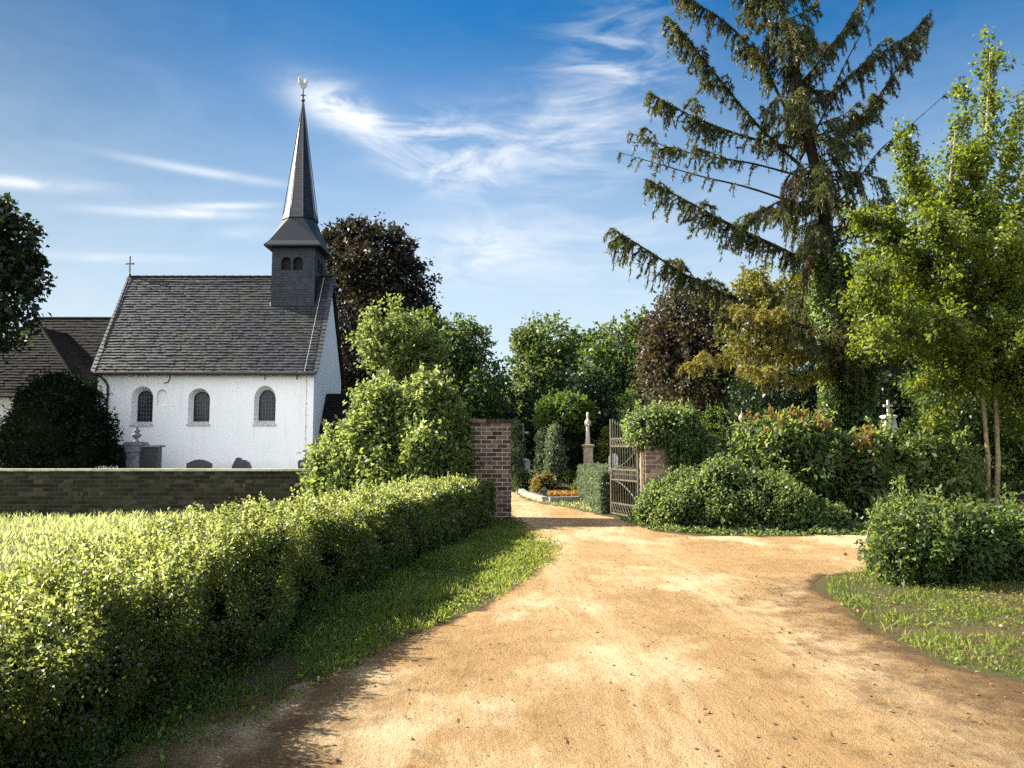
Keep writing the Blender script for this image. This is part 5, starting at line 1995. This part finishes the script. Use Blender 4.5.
# ================================================================== THE CEMETERY INSIDE THE GATE
def inner_hedge():
    rng = np.random.default_rng(121)
    t = thing('clipped_hedge', 'short clipped hedge just inside the gate behind the open iron leaf', 'hedge', (2.6, 22.2, 0))
    n = 9000
    P, O = np.empty((n, 3)), np.empty((n, 3))
    for i in range(n):
        y = rng.uniform(19.55, 25.0)
        cx = 2.62 - .02 * (y - 19.5)
        k = rng.integers(4)
        h = 1.02 + .05 * mnoise.noise(Vector((y * 2, 0, 1)))
        if k == 0:
            P[i] = (cx - .42 - .04 * mnoise.noise(Vector((y * 3, rng.random() * .2, 3))), y, rng.uniform(.02, h))
            O[i] = (-1, 0, .1)
        elif k == 1:
            P[i] = (cx + rng.uniform(-.42, .42), y, h + .04 * mnoise.noise(Vector((y * 3, 4, 3))))
            O[i] = (0, 0, 1)
        elif k == 2:
            e = rng.random() < .7
            P[i] = (cx + rng.uniform(-.42, .42), 19.52 if e else 25.02, rng.uniform(.02, h))
            O[i] = (0, -1 if e else 1, .1)
        else:
            P[i] = (cx + .42, y, rng.uniform(.02, h))
            O[i] = (1, 0, .1)
    leaf_obj('foliage', [spread_leaves(P, O, 4, .03, .06, rng, .6)], M['cypress_leaf'], t)
    c = MB()
    c.prism([(2.26, 19.6, -.02), (2.98, 19.6, -.02), (2.98, 19.6, .95), (2.26, 19.6, .95)], (-.1, 5.3, 0))
    c.build('inner_twigs', M['twig_core'], t)


inner_hedge()


def dome(name, label, x, y, r_, h, leaf, L, seed, z0=0.0, cat='shrub', group=None, clump=.08):
    """a plant clipped to a dome or ball"""
    return shrub(name, label, [(x, y, z0 + h / 2, r_, r_, h / 2)], leaf, L=L, per=12, clump=clump, seed=seed, dens=1.3, nsub=16, sub=(.22, .34), core=.86, cat=cat, group=group)


def column(name, label, x, y, r_, h, leaf, L, seed, cat='cypress'):
    lob = [(x, y, h * f, r_ * q, r_ * q, h * .20) for f, q in ((.16, .85), (.34, 1.0), (.52, .95), (.70, .75), (.86, .45))]
    return shrub(name, label, lob, leaf, L=L, per=12, clump=.09, seed=seed, dens=1.2, nsub=10, sub=(.5, .8), core=.75, cat=cat)


# the yew clipped to a mushroom
YD = 30.0
YX = W(563, 440, YD).x
shrub('clipped_yew', 'large yew with a pale green bushy top over a dark lower mass',
      [(YX + .05, YD, W(563, 414, YD).z, .95, .9, .58), (YX - .5, YD - .2, W(563, 420, YD).z, .5, .55, .40), (YX + .55, YD, W(563, 416, YD).z, .55, .55, .42)],
      'thuja_leaf', L=.15, per=13, clump=.14, seed=122, dens=1.1, core=.6, shoots=(140, .15, .45, 'thuja_leaf'), cat='yew', base=(YX, YD))
shrub('dark_yew', 'dark rounded yew standing right below the pale green bushy top', [(YX + .22, YD + .2, .85, .78, .7, .95), (YX + .28, YD + .2, 1.5, .72, .7, .75)], 'yew_leaf', L=.12, per=13, clump=.14, seed=123, dens=1.1, core=.82, cat='yew')
column('columnar_cypress', 'slim grey green cypress, the thinner and more leftward of the pair before the big yew', W(543, 450, 28).x, 28, .16, 2.15, 'cypress_leaf', .10, 124)
column('columnar_cypress', 'stouter grey green cypress standing right of the thin one before the big yew', W(555, 450, 27.6).x, 27.6, .27, 2.3, 'cypress_leaf', .10, 125)
column('columnar_cypress', 'slender pale cypress just right of the dark brick gate pillar', W(517, 450, 30).x, 30, .20, 2.5, 'cypress_leaf', .11, 126)
column('columnar_thuja', 'yellow topped columnar thuja seen through the bars of the gate', W(609, 450, 30).x, 30, .30, 2.3, 'box_leaf', .10, 127, 'thuja')
dome('round_bush', 'dark green round bush beside the path just behind the left pillar', W(523, 480, 29).x, 29, .34, .80, 'mid_leaf', .07, 128)
dome('bronze_bush', 'bronze yellow clipped bush on the corner of the stone edged grave', W(544, 485, 26).x, 26.3, .42, .78, 'bronze_leaf', .07, 129)
dome('box_ball', 'pale green box ball, the taller of the two, behind the orange flower bed', W(569, 478, 27).x, 27.4, .27, .88, 'box_leaf', .055, 130, z0=.0)
dome('box_ball', 'small yellow green box ball beside the clipped hedge', W(580, 482, 26).x, 26.2, .20, .62, 'box_leaf', .055, 131)
dome('low_mound', 'low pale green cushion plant in front of the taller box ball', W(564, 486, 26.4).x, 26.4, .36, .36, 'cypress_leaf', .05, 132)
dome('round_thuja', 'clipped green dome shaped thuja beyond the ivy pillar', W(715, 420, 27).x, 27, .60, 3.1, 'thuja_leaf', .10, 133, cat='thuja', clump=.12)


def kerb_line(pts, name, label):
    t = MB()
    for a, b in zip(pts[:-1], pts[1:]):
        a, b = Vector((*a, 0)), Vector((*b, 0))
        d = (b - a).normalized()
        n = Vector((-d.y, d.x, 0)) * .09
        t.prism([a - n + d * .003, a + n + d * .003, a + n + d * .003 + Vector((0, 0, .15)), a - n + d * .003 + Vector((0, 0, .15))], (b - a) - d * .006)
    o = t.build(name, M['kerb_stone'])
    at_base(o, (pts[0][0], pts[0][1], 0))
    tag(o, label, 'kerb')


kerb_line([(.20, 30.5), (.45, 26.8), (.98, 23.9)], 'stone_edging', 'pale stone edging running back along the left side of the corner grave')
kerb_line([(1.10, 23.85), (2.18, 24.2)], 'stone_edging', 'pale stone edging along the front of the corner grave')
kerb_line([(.72, 26.0), (2.12, 26.15)], 'stone_edging', 'inner stone edging behind the orange flowers')


def flower_bed():
    rng = np.random.default_rng(141)
    n = 2200
    P = np.zeros((n, 3))
    P[:, 0] = rng.uniform(1.15, 2.05, n)
    P[:, 1] = rng.uniform(24.4, 25.9, n)
    P[:, 2] = rng.uniform(.08, .24, n)
    t = thing('flower_bed', 'bed of orange flowers on the stone edged grave', 'flower bed', (1.6, 25.1, 0))
    leaf_obj('petals', [leaf_arrays(P, np.zeros((n, 3)), .06, rng, .8, up=1)], M['orange_petal'], t)
    P2 = P.copy()
    P2[:, 2] *= .6
    leaf_obj('foliage', [leaf_arrays(P2, np.zeros((n, 3)), .07, rng, .5, up=.6)], M['mid_leaf'], t)
    b = MB()
    b.box(1.1, 2.08, 24.35, 25.95, -.02, .09)
    b.build('soil', M['twig_core'], t)
    lan = thing('grave_lantern', 'small dark grave lantern on the corner of the stone edging', 'lantern', (1.0, 24.6, 0))
    m = MB()
    c = Vector((1.0, 24.6, 0))
    m.lathe(c, [(.085, 0), (.085, .05), (.06, .07), (.06, .28), (.085, .30)], sq=True)
    m.build('body', M['dark_stone'], lan)
    m = MB()
    m.lathe(c, [(.09, .302), (.05, .37), (.015, .42)], sq=True)
    m.build('roof', M['dark_stone'], lan)


flower_bed()


def cross_shape(mb, c, h, arm, w, th, at=.66):
    """latin cross standing on c"""
    x, y, z = c
    a = z + h * at
    pts = [(-w, z), (w, z), (w, a - w), (arm, a - w), (arm, a + w), (w, a + w), (w, z + h), (-w, z + h), (-w, a + w), (-arm, a + w), (-arm, a - w), (-w, a - w)]
    mb.prism([(x + p, y - th / 2, q) for p, q in pts], (0, th, 0))


def statue_monument():
    D = 28.3
    x = W(588, 450, D).x
    t = thing('statue_monument', 'tall stone pillar bearing a pale statue between the yew and the gate', 'monument', (x, D, 0))
    c = Vector((x, D, 0))
    z1, z2 = W(588, 470, D).z, W(588, 444, D).z
    m = MB()
    m.lathe(c, [(.30, -.05), (.30, z1 - .35), (.25, z1 - .3), (.25, z1 - .02), (.19, z1)], sq=True)
    m.build('plinth', M['tan_stone'], t)
    m = MB()
    m.lathe(c, [(.16, z1), (.16, z2 - .12), (.20, z2 - .10), (.22, z2 - .03), (.12, z2)], sq=True)
    m.build('shaft', M['tan_stone'], t)
    m = MB()
    h = W(588, 412, D).z - z2
    # robed standing figure: hem, waist, shoulders, head
    m.lathe(c + Vector((0, 0, z2)), [(.09, 0), (.095, .03), (.075, h * .25), (.062, h * .48), (.068, h * .56), (.09, h * .68), (.08, h * .74), (.034, h * .79), (.034, h * .81), (.052, h * .86), (.056, h * .91), (.04, h * .98), (.01, h)], 14)
    for s_ in (-1, 1):
        m.tube([c + Vector((s_ * .08, -.01, z2 + h * .71)), c + Vector((s_ * .10, -.05, z2 + h * .58)), c + Vector((s_ * .02, -.10, z2 + h * .60))], [.03, .026, .02], 8)
    m.build('statue', M['pale_stone'], t, smooth=True)


statue_monument()


def pole_cross():
    D = 35
    x = W(523, 450, D).x
    t = thing('tall_cross', 'thin dark grave cross on a grey pedestal near the left pillar', 'grave cross', (x, D, 0))
    m = MB()
    m.lathe((x, D, 0), [(.38, -.05), (.38, .5), (.30, .55), (.30, 1.0), (.34, 1.05), (.16, 1.15)], sq=True)
    m.build('pedestal', M['grey_stone'], t)
    m = MB()
    cross_shape(m, (x, D, 1.14), W(523, 424, D).z - 1.14, .24, .045, .09, .75)
    m.build('cross', M['grey_stone'], t)


pole_cross()


def white_cross():
    D = 22.5
    x = W(889, 430, D).x
    t = thing('white_cross_monument', 'white stepped grave monument with a small white cross rising from the shrubs', 'monument', (x, D, 0))
    za, zb, zc = W(889, 443, D).z, W(889, 430, D).z, W(889, 415, D).z
    m = MB()
    m.lathe((x, D, 0), [(.42, -.05), (.42, .3), (.36, .34), (.36, za - .06), (.40, za - .04), (.40, za)], sq=True)
    m.build('base', M['white_stone'], t)
    m = MB()
    for s_ in (-1, 1):
        m.lathe((x + s_ * .25, D, za), [(.06, 0), (.10, .06), (.09, .14), (.03, .2), (.05, .24), (.01, .3)], 10)
    m.lathe((x, D, za), [(.24, 0), (.20, .05), (.18, zb - za - .03), (.21, zb - za), (.17, zb - za + .05), (.13, zc - za - .1), (.17, zc - za - .06), (.17, zc - za - .02), (.10, zc - za)], sq=True)
    m.build('shaft', M['white_stone'], t)
    m = MB()
    cross_shape(m, (x, D, zc), W(889, 400, D).z - zc, .13, .028, .055, .62)
    m.build('cross', M['white_stone'], t)


white_cross()


def small_monument():
    D = 23.5
    x = W(742, 430, D).x
    t = thing('stone_finial_monument', 'slim tan grave pillar with a small finial left of the laurel shoots', 'monument', (x, D, 0))
    zb, zc = W(742, 434, D).z, W(742, 426, D).z
    m = MB()
    m.lathe((x, D, 0), [(.28, -.05), (.28, .6), (.22, .65), (.20, zb - .06), (.26, zb - .03), (.26, zb)], sq=True)
    m.build('pedestal', M['grey_stone'], t)
    m = MB()
    h = W(742, 411, D).z - zb
    m.lathe((x, D, zb), [(.16, 0), (.13, .08), (.06, .16), (.05, h * .55), (.09, h * .62), (.10, h * .72), (.06, h * .82), (.03, h * .9), (.005, h)], 12)
    m.build('finial', M['tan_stone'], t, smooth=True)


small_monument()

hs = MB()
x = W(606, 457, 30).x
hs.prism([(x - .02, 29, -.05), (x + .34, 29, -.05), (x + .34, 29, 1.25), (x + .24, 29, 1.40), (x + .08, 29, 1.40), (x - .02, 29, 1.25)], (0, .18, 0))
tag(at_base(hs.build('headstone', M['white_stone'], bevel=.015), (x + .16, 29.1, 0)), 'pale headstone glimpsed through the gate bars below the yellow thuja', 'headstone')

# ------------------------------------------------------------------ graves along the church wall
def urn_tomb():
    D = 31.2
    x0, x1 = W(115, 450, D).x, W(160, 450, D).x
    xc = W(136.5, 450, D).x
    t = thing('family_tomb', 'wide dark tomb with a paler middle pillar carrying a stone urn under a church window', 'tomb', (xc, D, 0))
    zc = W(136, 447, D).z
    m = MB()
    m.box(x0 - .05, x1 + .05, D - .35, D + .35, -.05, .35)
    m.build('base', M['grey_stone'], t)
    for a, b in ((x0, xc - .27), (xc + .27, x1)):
        m = MB()
        m.box(a, b, D - .18, D + .18, .352, zc - .002)
        m.build('panel', M['dark_stone'], t)
    m = MB()
    m.box(xc - .25, xc + .25, D - .30, D + .25, .352, zc - .2)
    m.box(xc - .30, xc + .30, D - .34, D + .27, zc - .198, zc - .004)
    m.build('pillar', M['grey_stone'], t)
    m = MB()
    m.box(x0 - .10, x1 + .10, D - .26, D + .26, zc, zc + .07)
    m.prism([(xc - .45, D - .30, zc + .072), (xc + .45, D - .30, zc + .072), (xc + .30, D - .30, zc + .20), (xc - .30, D - .30, zc + .20)], (0, .5, 0))
    m.build('cornice', M['grey_stone'], t)
    m = MB()
    m.lathe((xc, D - .05, zc + .2), [(.14, 0), (.10, .03), (.05, .08), (.06, .12), (.17, .22), (.19, .28), (.13, .31), (.07, .36), (.15, .42), (.10, .46), (.04, .52), (.06, .56), (.005, .62)], 14)
    m.build('urn', M['grey_stone'], t, smooth=True)


urn_tomb()


def headstone(px0, px1, pytop, kind, label, mat='dark_stone', D=31.5):
    x0, x1 = W(px0, 460, D).x, W(px1, 460, D).x
    zt = W(px0, pytop, D).z
    t = thing('headstone', label, 'headstone', ((x0 + x1) / 2, D, 0))
    m = MB()
    if kind == 'arch':
        pts = [(x0, .2), (x1, .2)] + [(x0 + (x1 - x0) * (1 - i / 12), zt - .16 + .16 * math.sin(math.pi * i / 12)) for i in range(13)]
        m.prism([(a, D, b) for a, b in pts], (0, .18, 0))
    elif kind == 'round':
        # rough round boulder with a pointed shoulder
        r_ = (x1 - x0) / 2
        cx = (x0 + x1) / 2
        pts = [(x0, .2), (x1, .2), (x1, zt - .38), (x1 - .08, zt - .2), (cx + .1, zt - .09), (cx - .02, zt - .12), (cx - .05, zt - .02), (cx - .18, zt), (x0 + .08, zt - .16), (x0, zt - .35)]
        m.prism([(a, D, b) for a, b in pts], (0, .25, 0))
    else:
        m.prism([(a, D, b) for a, b in ((x0, .2), (x1, .2), (x1, zt - .1), (x1 + .05, zt - .1), (x1 - .05, zt), (x0 + .05, zt), (x0 - .05, zt - .1), (x0, zt - .1))], (0, .3, 0))
    m.build('stone', M[mat], t)
    m = MB()
    m.box(x0 - .1, x1 + .1, D - .1, D + .4, -.05, .198)
    m.build('base', M['grey_stone'], t)


headstone(186.5, 211, 459.5, 'arch', 'dark headstone with a softly curved top under the middle church window')
headstone(232, 250, 457.5, 'round', 'rough rounded dark headstone with a pointed shoulder under the right church window')
headstone(298, 320, 460, 'box', 'low dark block headstone near the west corner of the church')


def white_flowers():
    rng = np.random.default_rng(151)
    t = thing('white_rose_bush', 'low bush with white flowers just above the brick wall beside the yew', 'flower bush', (W(104, 467, 29).x, 29, 0))
    x = W(104, 467, 29).x
    n = 500
    P = np.stack([x + rng.normal(size=n) * .22, 29 + rng.normal(size=n) * .2, .55 + rng.random(n) * .38], 1)
    leaf_obj('petals', [leaf_arrays(P, np.zeros((n, 3)), .06, rng, .9, up=.8)], M['white_stone'], t)['kind'] = 'stuff'
    P2 = np.stack([x + rng.normal(size=1500) * .25, 29 + rng.normal(size=1500) * .22, rng.random(1500) * .85], 1)
    leaf_obj('foliage', [leaf_arrays(P2, np.zeros((1500, 3)), .08, rng, .5)], M['mid_leaf'], t)


white_flowers()

bm_ = MB()
vs, fs = lump_core((W(1022, 565, 10.9).x, 10.9, .06), (.30, .22, .17), np.random.default_rng(3), .9)
bm_.add(vs, fs)
tag(at_base(bm_.build('boulder', M['kerb_stone'], smooth=True), (W(1022, 565, 10.9).x, 10.9, 0)), 'pale stone lying on the verge right of the rounded laurel bush', 'stone')


def far_wood():
    rng = np.random.default_rng(171)
    n = 5200
    P = np.empty((n, 3))
    P[:, 0] = rng.uniform(-170, 190, n)
    P[:, 1] = 122 + rng.uniform(0, 14, n)
    top = np.array([7.5 + 2.6 * mnoise.noise(Vector((x * .06, 0, 5))) + 1.4 * mnoise.noise(Vector((x * .25, 0, 2))) for x in P[:, 0]])
    P[:, 2] = top * rng.random(n) ** .8
    o = leaf_obj('far_wood', [spread_leaves(P, np.tile(np.array([[0, -.3, .4]]), (n, 1)), 9, .8, 1.0, rng, .7)], M['mid_leaf'])
    tag(o, 'low belt of woodland along the horizon', 'wood', kind='stuff')


far_wood()
